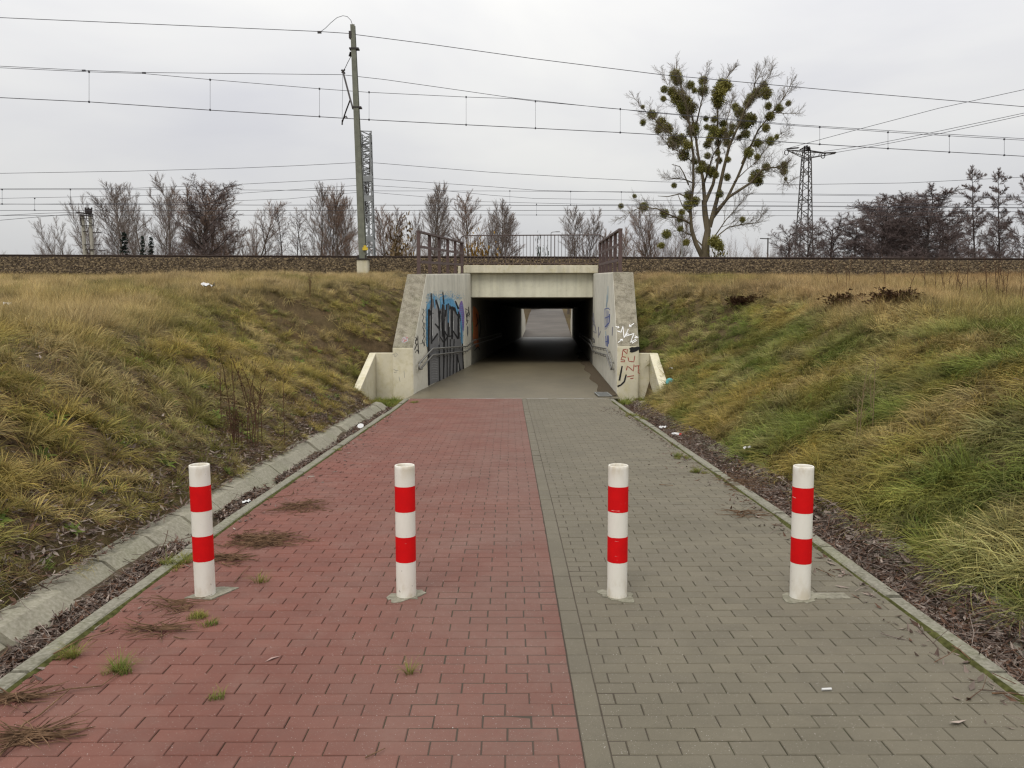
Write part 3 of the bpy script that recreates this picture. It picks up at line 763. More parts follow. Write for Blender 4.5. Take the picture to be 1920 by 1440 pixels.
g.done(wr, 'white scrawled letters with arrows on the sloping face')
g = Paint((RW(18.8), 18.8, 0), (0, -1, 0), (1080, 500), 4.966)
for pl in ([(430, 830), (437, 775), (475, 812), (478, 768)], [(437, 775), (470, 768)], [(465, 845), (430, 835), (418, 865), (455, 870), (450, 886), (416, 883)], [(485, 845), (492, 880), (538, 886), (548, 830)],
           [(468, 965), (480, 925), (535, 972), (540, 910)], [(545, 926), (592, 921)], [(583, 925), (578, 985), (592, 996)], [(475, 1026), (540, 1014)], [(505, 1042), (535, 1038)]):
    g.stroke(pl, 'red', (8, 7), 0)
g.fill([(497, 755), (520, 748), (594, 742), (596, 772), (560, 792), (520, 797), (500, 790), (505, 775), (496, 768)], 'black', 1, 4)
g.stroke([(430, 924), (404, 1060)], 'black', (13, 17), 1); g.stroke([(468, 1004), (450, 1070), (420, 1100), (386, 1116)], 'black', (14, 15), 1)
g.done(wr, 'red letters SU NT with black strokes on the upright front')
g = Paint((RW(18.8), 18.8, 0), Vector((-1, 0.0494, 0)), (1080, 500), 4.966)
for k in range(0, 7, 2): g.stroke([(268 + k * 6, 395 + k * 3), (270 + k * 6, 590 - k * 6)], 'blue', (3, 4), 0)
for pl in ([(264, 395), (300, 385), (314, 400)], [(266, 480), (312, 460)], [(272, 560), (308, 520), (312, 440)], [(276, 645), (280, 740)], [(290, 640), (292, 745)], [(300, 640), (302, 720)], [(272, 700), (304, 690)]): g.stroke(pl, 'blue', (6, 6), 1)
for pl in ([(298, 180), (296, 300), (280, 370)], [(288, 260), (284, 380)], [(276, 600), (278, 640)]): g.stroke(pl, 'pale', (5, 9), 0)
for pl in ([(160, 430), (170, 520), (150, 560)], [(176, 540), (188, 620), (160, 600)], [(210, 560), (206, 660)], [(340, 560), (336, 640)], [(150, 470), (178, 560)], [(228, 600), (214, 640)]): g.stroke(pl, 'faint', 6, 0)
g.stroke([(150, 660), (168, 680), (168, 710)], 'grey', (12, 16), 0)
g.done(wr, 'blue scribbles on the inner face')
p0, nn_ = front_plane(19.0, 0.93, 20.75, 2.76, LW)
g = Paint(p0, nn_, (720, 500), 5.335)
g.fill([(172, 735), (190, 705), (235, 700), (240, 745), (205, 765), (180, 760)], 'silver', 0, 5)
for pl in ([(180, 740), (200, 715), (205, 745), (235, 712)], [(190, 755), (230, 735)], [(212, 705), (240, 706)]): g.stroke(pl, 'red', 5, 1)
g.done(wl, 'small smeared red and white tag on the slope')
g = Paint((LW(19), 19.0, 0), (0, -1, 0), (720, 500), 5.335)
for pl in ([(85, 880), (110, 870), (105, 900), (130, 890)], [(115, 860), (140, 885)], [(95, 1025), (120, 1040), (145, 1035)], [(100, 1060), (130, 1052)], [(200, 1040), (205, 1110)], [(150, 1100), (160, 1150)]): g.stroke(pl, 'grey', 3, 0)
g.done(wl, 'faint grey pen marks on the upright front')

# handrails on both walls
def handrail(side, label):
    t = thing('handrail', label, 'handrail', (float(inner(24, side)), 24, 0.5))
    fx = LW if side < 0 else RW
    sgn = -side
    def P_(d, z): return Vector((float(inner(d, side)) + sgn * 0.09, d, z))
    kn = [(19.35, 0.56), (21.0, 0.83), (27.6, 0.66), (29.4, 0.82), (44.0, 0.80)]
    inv = Matrix.Translation(-t.location)
    for dz in (0.0, -0.165):
        m = MB(); m.tube([P_(d, z + dz) for d, z in kn], 0.021, 8)
        if dz == 0: m.tube([P_(19.35, 0.56), P_(19.2, 0.50), P_(19.2, 0.42), P_(19.35, 0.395)], 0.021, 8)
        o = m.build('rail', M['handrail'], t, smooth=True); o.matrix_parent_inverse = inv
    for d in list(np.arange(19.6, 29.4, 1.25)) + list(np.arange(30.3, 44, 1.5)):
        z = float(np.interp(d, [k[0] for k in kn], [k[1] for k in kn]))
        for dz in (0, -0.165):
            p = P_(d, z + dz); m = MB()
            m.tube([p, p + Vector((0, 0, -0.06)), p + Vector((-sgn * 0.085, 0, -0.06))], 0.010, 6)
            m.lathe([(0.0, 0), (0.03, 0), (0.03, 0.008), (0, 0.008)], (0, 0, 0), 8)
            mm = m.v[-1]; ax = np.array([(p.x - sgn * 0.085 + q[2] * sgn, p.y + q[0], p.z - 0.06 + q[1]) for q in mm]); m.v[-1] = ax
            o = m.build('bracket', M['handrail'], t); o.matrix_parent_inverse = inv
handrail(-1, 'double steel handrail on the wall with the tall grey mural')
handrail(1, 'double steel handrail on the underpass wall with blue scribbles')

# brown railings on top of the wing walls
def top_railing(side, d0, d1, zf, label):
    fx = (lambda d: LW(d) - 0.23) if side < 0 else (lambda d: RW(d) + 0.22)
    t = thing('railing', label, 'railing', (fx((d0 + d1) / 2), (d0 + d1) / 2, zf((d0 + d1) / 2)), 'brown railings on the wing walls')
    inv = Matrix.Translation(-t.location)
    for k in range(6):
        d = d0 + (d1 - d0) * k / 5; m = MB(); z = zf(d)
        m.box((fx(d) - 0.045, d - 0.045, z - 0.05), (fx(d) + 0.045, d + 0.045, z + 1.085))
        o = m.build('post', M['brown_paint'], t, bevel=0.006); o.matrix_parent_inverse = inv
        m = MB(); m.box((fx(d) - 0.075, d - 0.075, z - 0.01), (fx(d) + 0.075, d + 0.075, z + 0.012)); o = m.build('base_plate', M['brown_paint'], t); o.matrix_parent_inverse = inv
    for h, hh in ((1.085, 0.075), (0.70, 0.07), (0.31, 0.07)):
        m = MB(); ex = 0.05 if h > 1 else -0.04
        p, q = Vector((fx(d0 - ex), d0 - ex, zf(d0 - ex) + h)), Vector((fx(d1 + ex), d1 + ex, zf(d1 + ex) + h))
        sh_ = Vector((-side * 0.052 if h < 1 else 0, 0, 0))
        m.bar(p + sh_, q + sh_, 0.012 if h < 1 else 0.10, hh if h < 1 else 0.05)
        o = m.build('rail', M['brown_paint'], t); o.matrix_parent_inverse = inv
ZL = lambda d: 2.76 + (d - 20.75) * 0.0563
ZR = lambda d: 2.79 + (d - 20.35) * 0.0504
top_railing(-1, 20.9, 28.6, ZL, 'brown steel railing on top of the wing wall beside the overhead line mast')
top_railing(1, 20.75, 28.9, ZR, 'brown steel railing on top of the wing wall below the mistletoe tree')
# picket fence on the coping
fz, fd = 3.515, 29.28
fence = thing('fence', 'thin brown picket fence standing on the coping above the underpass', 'fence', (0.8, fd, fz))
inv = Matrix.Translation(-fence.location)
xl_, xr_ = -1.78, 3.42
m = MB(); hh = 1.08
m.tube([(xl_, fd, fz - 0.02), (xl_, fd, fz + hh - 0.16), (xl_ + 0.05, fd, fz + hh - 0.05), (xl_ + 0.16, fd, fz + hh), (0, fd, fz + hh + 0.01), (xr_ - 0.16, fd, fz + hh + 0.03), (xr_ - 0.05, fd, fz + hh - 0.03), (xr_, fd, fz + hh - 0.15), (xr_, fd, fz - 0.02)], 0.021, 8)
o = m.build('top_rail', M['fence_paint'], fence, smooth=True); o.matrix_parent_inverse = inv
m = MB(); m.bar((xl_, fd, fz + 0.09), (xr_, fd, fz + 0.09), 0.03, 0.03); o = m.build('bottom_rail', M['fence_paint'], fence); o.matrix_parent_inverse = inv
nb = 40
for k in range(nb):
    x = xl_ + (xr_ - xl_) * (k + 1) / (nb + 1); m = MB()
    big_ = k in (12, 26)
    m.tube([(x, fd, fz + (0.0 if big_ else 0.09)), (x, fd, fz + hh)], 0.016 if big_ else 0.0095, 6)
    o = m.build('post' if big_ else 'baluster', M['fence_paint'], fence); o.matrix_parent_inverse = inv

# ------------------------------------------------------------------ railway
m = MB(); xs_ = np.concatenate([np.linspace(-260, -50, 12), np.arange(-48, 49, 2.0), np.linspace(52, 260, 12)])
prof = [(29.3, -0.98), (29.62, -0.90), (30.4, -0.52), (31.1, -0.22), (31.5, -0.165), (34.4, -0.165), (35.3, -0.30), (37.0, -0.35), (60, -0.35), (70.0, -0.8)]
v = []
for x in xs_:
    for d, dz in prof:
        if d < 29.6 and -2.3 < x < 3.9: d = 29.55; dz = -0.9
        v.append((x, d, RAILZ(x) + dz))
n = len(prof)
m.add(v, [(i * n + j, (i + 1) * n + j, (i + 1) * n + j + 1, i * n + j + 1) for i in range(len(xs_) - 1) for j in range(n - 1)])
tag(m.build('ballast_bed', M['ballast'], smooth=True), 'brown stone ballast embankment of the railway line', kind='structure')
track = thing('railway_track', 'dark rusty railway track running along the top of the ballast', 'railway track', (0, 32.7, 4.0))
inv = Matrix.Translation(-track.location)
def rail_mesh(d):
    m = MB(); prof = [(-0.07, 0), (0.07, 0), (0.07, 0.015), (0.012, 0.035), (0.010, 0.125), (0.036, 0.135), (0.036, 0.165), (0.028, 0.172), (-0.028, 0.172), (-0.036, 0.165), (-0.036, 0.135), (-0.010, 0.125), (-0.012, 0.035), (-0.07, 0.015)]
    v = []
    for x in (-240, 240): v += [(x, d + a, RAILZ(x) - 0.172 + b) for a, b in prof]
    n = len(prof); m.add(v, [(i, n + i, n + (i + 1) % n, (i + 1) % n) for i in range(n)] + [tuple(range(n)), tuple(range(2 * n - 1, n - 1, -1))]); return m
for d in (32.0, 33.435):
    o = rail_mesh(d).build('rail', M['rail_steel'], track); o.matrix_parent_inverse = inv
# dark sleeper ends below the near rail (one strip of separate blocks: they cannot be told apart from here)
m = MB()
for k in range(-70, 71):
    x = k * 0.62; m.box((x - 0.125, 31.42, RAILZ(x) - 0.30), (x + 0.125, 34.0, RAILZ(x) - 0.150))
o = m.build('sleepers', M['rail_steel'], track); o.matrix_parent_inverse = inv; o['kind'] = 'stuff'

# ------------------------------------------------------------------ instanced scatter (countless small things: one object each)
def scatter(name, label, pts, rots, scl, idx, tint, coll):
    me = bpy.data.meshes.new(name)
    n = len(pts)
    me.vertices.add(n); me.vertices.foreach_set('co', np.asarray(pts, np.float32).ravel())
    def A(nm, ty, arr, key='value'):
        a = me.attributes.new(nm, ty, 'POINT'); a.data.foreach_set(key, np.asarray(arr).ravel())
    A('rot', 'FLOAT_VECTOR', np.asarray(rots, np.float32), 'vector'); A('scl', 'FLOAT', np.asarray(scl, np.float32)); A('idx', 'INT', np.asarray(idx, np.int32))
    A('tint', 'FLOAT_COLOR', np.concatenate([np.asarray(tint, np.float32), np.ones((n, 1), np.float32)], 1), 'color')
    o = link(name, me)
    tag(o, label, kind='stuff')
    ng = bpy.data.node_groups.new(name, 'GeometryNodeTree')
    ng.interface.new_socket('Geometry', in_out='INPUT', socket_type='NodeSocketGeometry'); ng.interface.new_socket('Geometry', in_out='OUTPUT', socket_type='NodeSocketGeometry')
    gi, go = N(ng, 'NodeGroupInput'), N(ng, 'NodeGroupOutput')
    ci = N(ng, 'GeometryNodeCollectionInfo'); ci.inputs['Collection'].default_value = coll; ci.inputs['Separate Children'].default_value = True; ci.inputs['Reset Children'].default_value = True
    ip = N(ng, 'GeometryNodeInstanceOnPoints'); ip.inputs['Pick Instance'].default_value = True
    def NA(nm, ty):
        q = N(ng, 'GeometryNodeInputNamedAttribute', data_type=ty); q.inputs[0].default_value = nm; return q.outputs[0]
    er = N(ng, 'FunctionNodeEulerToRotation')
    L = ng.links.new
    L(gi.outputs[0], ip.inputs['Points']); L(ci.outputs[0], ip.inputs['Instance']); L(NA('idx', 'INT'), ip.inputs['Instance Index'])
    L(NA('rot', 'FLOAT_VECTOR'), er.inputs[0]); L(er.outputs[0], ip.inputs['Rotation']); L(NA('scl', 'FLOAT'), ip.inputs['Scale']); L(ip.outputs[0], go.inputs[0])
    o.modifiers.new('scatter', 'NODES').node_group = ng
    return o
def coll_of(name, meshes):
    c = bpy.data.collections.new(name)
    for i, me in enumerate(meshes):
        o = bpy.data.objects.new('%s_%02d' % (name, i), me); c.objects.link(o)
    return c
def blades(name, n, fn, mat, tone=(0.75, 1.25)):
    """n ribbons; fn(i) -> (root, azimuth, length, width, lean0, lean1) ; lean = angle from vertical at root and tip"""
    Vv, Qd, Tr, Cc = [], [], [], []
    for i in range(n):
        (x, y), az, ln, wd, l0, l1 = fn(i)
        p = np.array([x, y, -0.01]); k = 4; base = len(Vv)
        tv = rng.uniform(*tone); warm = rng.uniform(0.92, 1.08)
        sx, sy = -math.sin(az), math.cos(az)
        tw_ = rng.uniform(-0.5, 0.5)
        for s_ in range(k + 1):
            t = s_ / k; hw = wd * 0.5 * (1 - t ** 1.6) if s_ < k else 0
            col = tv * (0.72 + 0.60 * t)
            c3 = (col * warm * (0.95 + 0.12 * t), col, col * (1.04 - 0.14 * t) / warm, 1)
            if s_ < k:
                dz = hw * tw_
                Vv.append((p[0] + sx * hw, p[1] + sy * hw, p[2] + dz)); Vv.append((p[0] - sx * hw, p[1] - sy * hw, p[2] - dz)); Cc += [c3, c3]
            else:
                Vv.append(tuple(p)); Cc.append(c3)
            le = l0 + (l1 - l0) * (t + 0.5 / k); st = ln / k
            aw = az + (rng.uniform(-0.12, 0.12))
            p = p + np.array([math.cos(aw) * math.sin(le), math.sin(aw) * math.sin(le), math.cos(le)]) * st
        for s_ in range(k - 1): Qd.append((base + 2 * s_, base + 2 * s_ + 1, base + 2 * s_ + 3, base + 2 * s_ + 2))
        Tr.append((base + 2 * (k - 1), base + 2 * (k - 1) + 1, base + 2 * k))
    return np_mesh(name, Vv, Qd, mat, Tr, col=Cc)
U = rng.uniform
def disc(r): a = U(0, 6.283); q = r * math.sqrt(rng.random()); return (q * math.cos(a), q * math.sin(a))
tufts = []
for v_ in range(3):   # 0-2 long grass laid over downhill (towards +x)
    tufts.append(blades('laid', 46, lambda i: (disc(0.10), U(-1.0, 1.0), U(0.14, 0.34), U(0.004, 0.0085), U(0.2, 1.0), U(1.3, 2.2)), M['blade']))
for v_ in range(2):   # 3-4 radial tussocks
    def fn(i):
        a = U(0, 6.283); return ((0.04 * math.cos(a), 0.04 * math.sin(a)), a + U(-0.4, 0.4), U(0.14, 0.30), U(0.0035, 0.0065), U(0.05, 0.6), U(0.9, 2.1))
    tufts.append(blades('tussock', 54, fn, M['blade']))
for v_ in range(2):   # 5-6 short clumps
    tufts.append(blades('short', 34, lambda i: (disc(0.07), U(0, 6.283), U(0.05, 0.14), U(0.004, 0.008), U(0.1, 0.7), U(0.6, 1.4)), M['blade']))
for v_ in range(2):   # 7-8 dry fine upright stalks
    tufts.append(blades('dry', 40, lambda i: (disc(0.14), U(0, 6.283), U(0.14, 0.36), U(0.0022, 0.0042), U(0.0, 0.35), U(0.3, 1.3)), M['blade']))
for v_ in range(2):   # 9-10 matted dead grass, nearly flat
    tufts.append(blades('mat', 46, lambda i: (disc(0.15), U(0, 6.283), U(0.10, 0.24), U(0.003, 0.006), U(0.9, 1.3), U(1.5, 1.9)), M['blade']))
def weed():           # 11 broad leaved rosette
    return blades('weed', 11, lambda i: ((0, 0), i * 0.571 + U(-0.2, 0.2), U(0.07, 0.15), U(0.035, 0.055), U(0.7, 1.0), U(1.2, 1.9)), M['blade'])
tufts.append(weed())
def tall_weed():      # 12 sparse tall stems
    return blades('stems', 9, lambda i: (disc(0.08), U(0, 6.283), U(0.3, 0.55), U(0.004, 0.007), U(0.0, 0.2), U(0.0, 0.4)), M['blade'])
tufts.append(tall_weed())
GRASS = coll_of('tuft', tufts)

def slope_rot(X, D, az, follow=0.8):
    """Euler that leans the tuft with the slope and turns it to az"""
    e = 0.15
    gx = (ground_z(X + e, D) - ground_z(X - e, D)) / (2 * e); gy = (ground_z(X, D + e) - ground_z(X, D - e)) / (2 * e)
    gx = np.clip(gx, -1.2, 1.2); gy = np.clip(gy, -1.2, 1.2)
    out_ = np.zeros((len(X), 3))
    for i in range(len(X)):
        nrm = Vector((-gx[i] * follow, -gy[i] * follow, 1)).normalized()
        q = Vector((0, 0, 1)).rotation_difference(nrm).to_matrix() @ Matrix.Rotation(az[i], 3, 'Z')
        out_[i] = q.to_euler('XYZ')
    return out_
STRAW, OLIVE, GREEN, BROWN, TAN = np.array((0.37, 0.29, 0.155)), np.array((0.275, 0.218, 0.062)), np.array((0.108, 0.150, 0.032)), np.array((0.165, 0.105, 0.052)), np.array((0.33, 0.235, 0.12))
def sample_bank(side, dens):
    P = []
    for d0, d1, de in dens:
        xmax = 0.70 * d1 + 4.0
        n = int((d1 - d0) * (xmax - 2.6) * de)
        D = nr.uniform(d0, d1, n); X = nr.uniform(2.6, xmax, n); k = X < 0.70 * D + 4.0
        P.append(np.stack([X[k] * side, D[k]], 1))
    P = np.concatenate(P); X, D = P[:, 0], P[:, 1]
    ed = 2.72 + (0.18 * (vnoise(D, D * 0, 1.4, 77, 3) - 0.4)) if side < 0 else 2.58 + 0.16 * (vnoise(D, D * 0, 1.4, 78, 3))
    ok = np.abs(X) > ed
    outer = np.where(side < 0, inner(D, -1) - 0.56, inner(D, 1) + 0.58)
    ok &= ~((D > 18.6) & ((X > outer) if side < 0 else (X < outer)))
    ok &= ~((D > 16.3) & (D < 19.5) & (np.abs(X) < 3.42))
    return X[ok], D[ok]
def mixc(a, b, t): return a[None] * (1 - t[:, None]) + b[None] * t[:, None]
DENS = ((0.5, 2.2, 90), (2.2, 7, 150), (7, 12, 115), (12, 18, 92), (18, 24, 75), (24, 29.9, 55))
# right bank
X, D = sample_bank(1, DENS)
Z = ground_z(X, D); n = len(X)
top = np.clip((Z - (np.interp(D, [2, 6, 10, 18, 28.6], [0.85, 1.12, 1.52, 2.22, 3.08]) - 0.42)) / 0.35, 0, 1)     # 1 on the flat top
top = top * np.clip((D - 9) / 5, 0, 1)
r_ = nr.rand(n); big = vnoise(X, D, 1.0, 51, 3); sm = vnoise(X, D, 2.6, 52, 3)
idx = np.select([r_ < 0.46, r_ < 0.56, r_ < 0.74, r_ < 0.77], [nr.randint(0, 3, n), nr.randint(3, 5, n), nr.randint(5, 7, n), nr.randint(7, 9, n)], nr.randint(9, 11, n))
ru = nr.rand(n); idx = np.where(ru < top * 0.85, np.where(nr.rand(n) < 0.62, nr.randint(7, 9, n), np.where(nr.rand(n) < 0.6, nr.randint(9, 11, n), nr.randint(3, 5, n))), idx)
az = math.pi + 0.5 + (vnoise(X, D, 1.3, 61, 2) - 0.5) * 4.6 + nr.normal(0, 0.5, n)
t1 = np.clip((big - 0.38) * 3.6 + nr.normal(0, 0.12, n), 0, 1); t2 = np.clip((sm - 0.44) * 3.0 + nr.normal(0, 0.15, n), 0, 1)
tint = mixc(GREEN * 1.1, OLIVE, 0.15 + 0.85 * t1); tint = tint * (1 - t2[:, None] * 0.55) + STRAW * t2[:, None] * 0.55
tint = np.where(((idx == 5) | (idx == 6))[:, None], mixc(GREEN * 1.15, OLIVE, t2 * 0.6), tint)
pt_ = np.clip((vnoise(X, D, 0.45, 71, 3) - 0.50) * 5, 0, 1) * 0.8
sel_ = (nr.rand(n) < pt_ * top); idx = np.where(sel_, nr.randint(5, 7, n), idx)
tint = tint * (1 - top[:, None]) + top[:, None] * mixc(STRAW, TAN, np.clip(sm + nr.normal(0, 0.2, n), 0, 1))
tint = tint * (1 - 0.75 * (pt_ * top)[:, None]) + 0.75 * (pt_ * top)[:, None] * mixc(OLIVE, GREEN * 1.3, nr.rand(n))
fb = (np.clip((X - 11) / 4, 0, 1) * np.clip((D - 21) / 3, 0, 1))[:, None]; tint = tint * (1 - fb * 0.7) + fb * 0.7 * BROWN * 1.5
gstrip = (np.exp(-((D - 28.6) / 0.5) ** 2) * (X < 11) * (X > 5.5))[:, None] * 0.6; tint = tint * (1 - gstrip) + gstrip * OLIVE
tint = tint * (nr.uniform(0.5, 1.5, n) * (0.70 + 0.6 * vnoise(X, D, 2.0, 198, 2)))[:, None]
scl = nr.uniform(0.75, 1.3, n) * np.interp(D, [18, 26, 29.5], [1.0, 0.8, 0.45])
rots = slope_rot(X, D, az)
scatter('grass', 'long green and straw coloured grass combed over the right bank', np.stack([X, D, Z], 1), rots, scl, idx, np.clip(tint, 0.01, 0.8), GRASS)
# left bank
X, D = sample_bank(-1, DENS)
Z = ground_z(X, D); n = len(X)
top = np.clip((Z - (np.interp(D, [2, 6, 10, 18, 28.6], [0.85, 1.12, 1.52, 2.22, 3.08]) - 0.42)) / 0.35, 0, 1) * np.clip((D - 8) / 4, 0, 1)
big = vnoise(X, D, 0.9, 151, 3); sm = vnoise(X, D, 2.6, 152, 3); cl = vnoise(X, D, 3.0, 153, 2)
keep = (nr.rand(n) < np.clip(0.40 + (cl - 0.40) * 3.2, np.interp(D, [8, 15], [0.22, 0.6]), 1) * np.interp(np.abs(X), [2.7, 3.3], [0.85, 1])) | (top > 0.5)
X, D, Z, top, big, sm, cl = [a[keep] for a in (X, D, Z, top, big, sm, cl)]; n = len(X)
r_ = nr.rand(n)
idx = np.select([r_ < 0.10, r_ < 0.34, r_ < 0.46, r_ < 0.50, r_ < 0.53], [nr.randint(0, 3, n), nr.randint(3, 5, n), nr.randint(5, 7, n), nr.randint(7, 9, n), np.full(n, 11)], nr.randint(9, 11, n))
ru = nr.rand(n); idx = np.where(ru < top * 0.9, np.where(nr.rand(n) < 0.62, nr.randint(7, 9, n), np.where(nr.rand(n) < 0.6, nr.randint(9, 11, n), nr.randint(3, 5, n))), idx)
az = 0.15 + (vnoise(X, D, 0.5, 161, 2) - 0.5) * 3.0 + nr.normal(0, 0.5, n)
t1 = np.clip((big - 0.30) * 3.2 + nr.normal(0, 0.15, n), 0, 1); t2 = np.clip((sm - 0.36) * 3.0 + nr.normal(0, 0.15, n), 0, 1)
tint = mixc(GREEN, OLIVE * 1.05, t1 * 0.55 + 0.45); tint = tint * (1 - t2[:, None] * 0.65) + STRAW * t2[:, None] * 0.65
dk = (nr.rand(n) < 0.6) & ((idx == 9) | (idx == 10)); tint = np.where(dk[:, None], BROWN[None] * 0.85, tint)
tint = np.where((((idx == 5) | (idx == 6)) & (nr.rand(n) < 0.7))[:, None], mixc(GREEN * 1.1, OLIVE, t2 * 0.4), tint); tint = np.where((idx == 11)[:, None], GREEN[None] * 0.9, tint)
pt_ = np.clip((vnoise(X, D, 0.5, 171, 3) - 0.47) * 5, 0, 1) * 0.8
sel_ = (nr.rand(n) < pt_ * top); idx = np.where(sel_, nr.choice([5, 6, 9, 10, 3], n), idx)
tint = tint * (1 - top[:, None]) + top[:, None] * mixc(STRAW, OLIVE, np.clip(1 - big * 1.5 + nr.normal(0, 0.2, n), 0, 1) * 0.7)
tint = tint * (1 - 0.75 * (pt_ * top)[:, None]) + 0.75 * (pt_ * top)[:, None] * mixc(OLIVE * 0.8, GREEN * 1.1, nr.rand(n) ** 1.5)
tint = tint * (nr.uniform(0.5, 1.5, n) * (0.72 + 0.55 * vnoise(X, D, 2.2, 199, 2)))[:, None]
scl = nr.uniform(0.7, 1.25, n) * np.interp(D, [18, 26, 29.5], [1.0, 0.8, 0.45]) * np.interp(np.abs(X), [2.75, 3.6], [0.5, 1])
rots = slope_rot(X, D, az)
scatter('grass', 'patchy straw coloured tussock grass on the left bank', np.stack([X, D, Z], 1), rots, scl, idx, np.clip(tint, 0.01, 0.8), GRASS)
# short growth at the walls' feet, on the gutter's outer rim and in paving joints
P = []
for _ in range(420):
    sd = rng.choice((-1, 1)); x = (U(-3.15, -2.35) if sd < 0 else U(2.35, 3.15)); d = U(17.2, 18.75)
    if rng.random() < 0.55: P.append((x, d, ground_z(x, d) + 0.03))
for cx_, cy_, rr, k in ((-2.15, 3.78, 0.05, 9), (-1.83, 3.62, 0.05, 7), (-1.70, 4.28, 0.05, 8), (-1.62, 4.18, 0.03, 3), (-2.24, 5.3, 0.10, 14), (-2.2, 5.15, 0.05, 6), (-1.26, 3.35, 0.03, 3), (2.1, 9.6, 0.12, 16), (2.08, 8.6, 0.10, 10), (2.2, 14.3, 0.15, 20), (2.28, 13.7, 0.12, 16), (-1.55, 4.87, 0.02, 2), (-0.47, 3.6, 0.02, 2), (-2.0, 16.9, 0.1, 10), (-2.22, 10.2, 0.05, 5)):
    for _ in range(k):
        a = disc(rr); P.append((cx_ + a[0], cy_ + a[1], float(pz(cy_)) + 0.002))
P = np.array([(float(a), float(b), float(c)) for a, b, c in P]); n = len(P)
scatter('grass', 'small green tufts growing from the paving joints and at the foot of the walls', P, np.stack([np.zeros(n), np.zeros(n), nr.uniform(0, 6.28, n)], 1), np.where(P[:, 1] > 17, 0.8, 0.42) * nr.uniform(0.6, 1.2, n), np.where(nr.rand(n) < 0.8, nr.randint(5, 7, n), 3), mixc(GREEN * 1.2, OLIVE, nr.rand(n) * 0.7), GRASS)

# fallen leaves in the gutters and on the lower left bank
def leaf_mesh(k):
    m = MB(); l, w_ = 0.032 + 0.012 * k, 0.007 + 0.004 * k
    b = 0.006 + 0.004 * (k % 2)
    m.add([(-l, 0, b), (-l * 0.2, w_, 0.002), (l, 0, b * 1.4), (-l * 0.2, -w_, 0.004), (0, 0, -0.002)], [(0, 4, 1), (1, 4, 2), (2, 4, 3), (3, 4, 0)], col=(1, 1, 1, 1)); return m.mesh('leaf', M['leaf'])
def twig_mesh(k):
    m = MB(); L = 0.10 + 0.06 * k
    m.tube([(-L, 0, 0.004), (-L * 0.3, 0.012 * (k - 1), 0.008), (L * 0.4, -0.01, 0.006), (L, 0.015 * (k - 1), 0.01)], [0.003, 0.0028, 0.0022, 0.0012], 4); m.hasc = True; return m.mesh('twig', M['leaf'])
LEAF = coll_of('litterleaf', [leaf_mesh(0), leaf_mesh(1), leaf_mesh(2), twig_mesh(0), twig_mesh(1), twig_mesh(2)])
for side in (-1, 1):
    P = []
    for _ in range(15000):
        d = 2.6 + 14.0 * rng.random() ** 1.7; u_ = rng.random()
        x = 2.32 + u_ * (0.21 if side < 0 else 0.34)
        if side < 0 and (abs(d - 6.3) < 0.38 or abs(d - 8.2) < 0.25) and rng.random() < 0.93: continue
        fl = 0.06 + 0.08 * float(vnoise(d, side * 9.0, 0.55, 31, 2)) - (0.03 if side < 0 else -0.02)
        zf = -0.145 + fl * 0.98 + max(0, x - 2.5) * 0.75
        P.append((side * x, d, float(pz(d)) + zf + U(0, 0.022)))
    for _ in range(13000 if side < 0 else 1500):
        d = 2.6 + 15.0 * rng.random(); x = 2.86 + 4.2 * rng.random() ** 1.7
        P.append((side * x, d, float(ground_z(side * x, d)) + 0.015))
    for _ in range(6500 if side < 0 else 0):
        d = 2.6 + 13.0 * rng.random() ** 1.3; x = 2.70 + 0.8 * rng.random() ** 1.3
        P.append((side * x, d, max(float(ground_z(side * x, d)), (float(pz(d)) + 0.072) if x < 2.80 else -9) + 0.012))
    for _ in range(420 if side > 0 else 200):       # strays on the paving beside the kerb
        d = 3 + 13 * rng.random(); x = 2.2 - abs(rng.gauss(0, 0.10 + 0.14 * max(0, math.sin(d * 0.9))))
        P.append((side * x, d, float(pz(d)) + 0.004))
    P = np.array(P); n = len(P)
    idx = np.where(nr.rand(n) < (0.955 if side < 0 else 0.88), nr.randint(0, 3, n), nr.randint(3, 6, n))
    c1, c2, c3 = np.array((0.085, 0.056, 0.044)), np.array((0.32, 0.265, 0.225)), np.array((0.13, 0.075, 0.05))
    tint = mixc(c1, c2, nr.rand(n) ** 1.25); tint = np.where((nr.rand(n) < 0.3)[:, None], c3[None], tint) * nr.uniform(0.6, 1.25, n)[:, None]
    al = np.where(nr.rand(n) < 0.5, math.pi / 2, 0) + nr.normal(0, 0.9, n)
    scatter('fallen_leaves', 'narrow brown willow leaves and twigs heaped in the gutter of the %s bank' % ('left' if side < 0 else 'right'), P, np.stack([nr.normal(0, 0.35, n), nr.normal(0, 0.35, n), al], 1), nr.uniform(0.45, 0.92, n), idx, tint, LEAF)

# ballast stones
def stone_mesh(k):
    m = MB(); rr = random.Random(k)
    t = (1 + 5 ** 0.5) / 2
    vv = [(-1, t, 0), (1, t, 0), (-1, -t, 0), (1, -t, 0), (0, -1, t), (0, 1, t), (0, -1, -t), (0, 1, -t), (t, 0, -1), (t, 0, 1), (-t, 0, -1), (-t, 0, 1)]
    ff = [(0, 11, 5), (0, 5, 1), (0, 1, 7), (0, 7, 10), (0, 10, 11), (1, 5, 9), (5, 11, 4), (11, 10, 2), (10, 7, 6), (7, 1, 8), (3, 9, 4), (3, 4, 2), (3, 2, 6), (3, 6, 8), (3, 8, 9), (4, 9, 5), (2, 4, 11), (6, 2, 10), (8, 6, 7), (9, 8, 1)]
    m.add([(x * 0.019 * rr.uniform(0.6, 1.3), y * 0.017 * rr.uniform(0.6, 1.3), z_ * 0.013 * rr.uniform(0.6, 1.3)) for x, y, z_ in vv], ff); return m.mesh('stone', M['stone'])
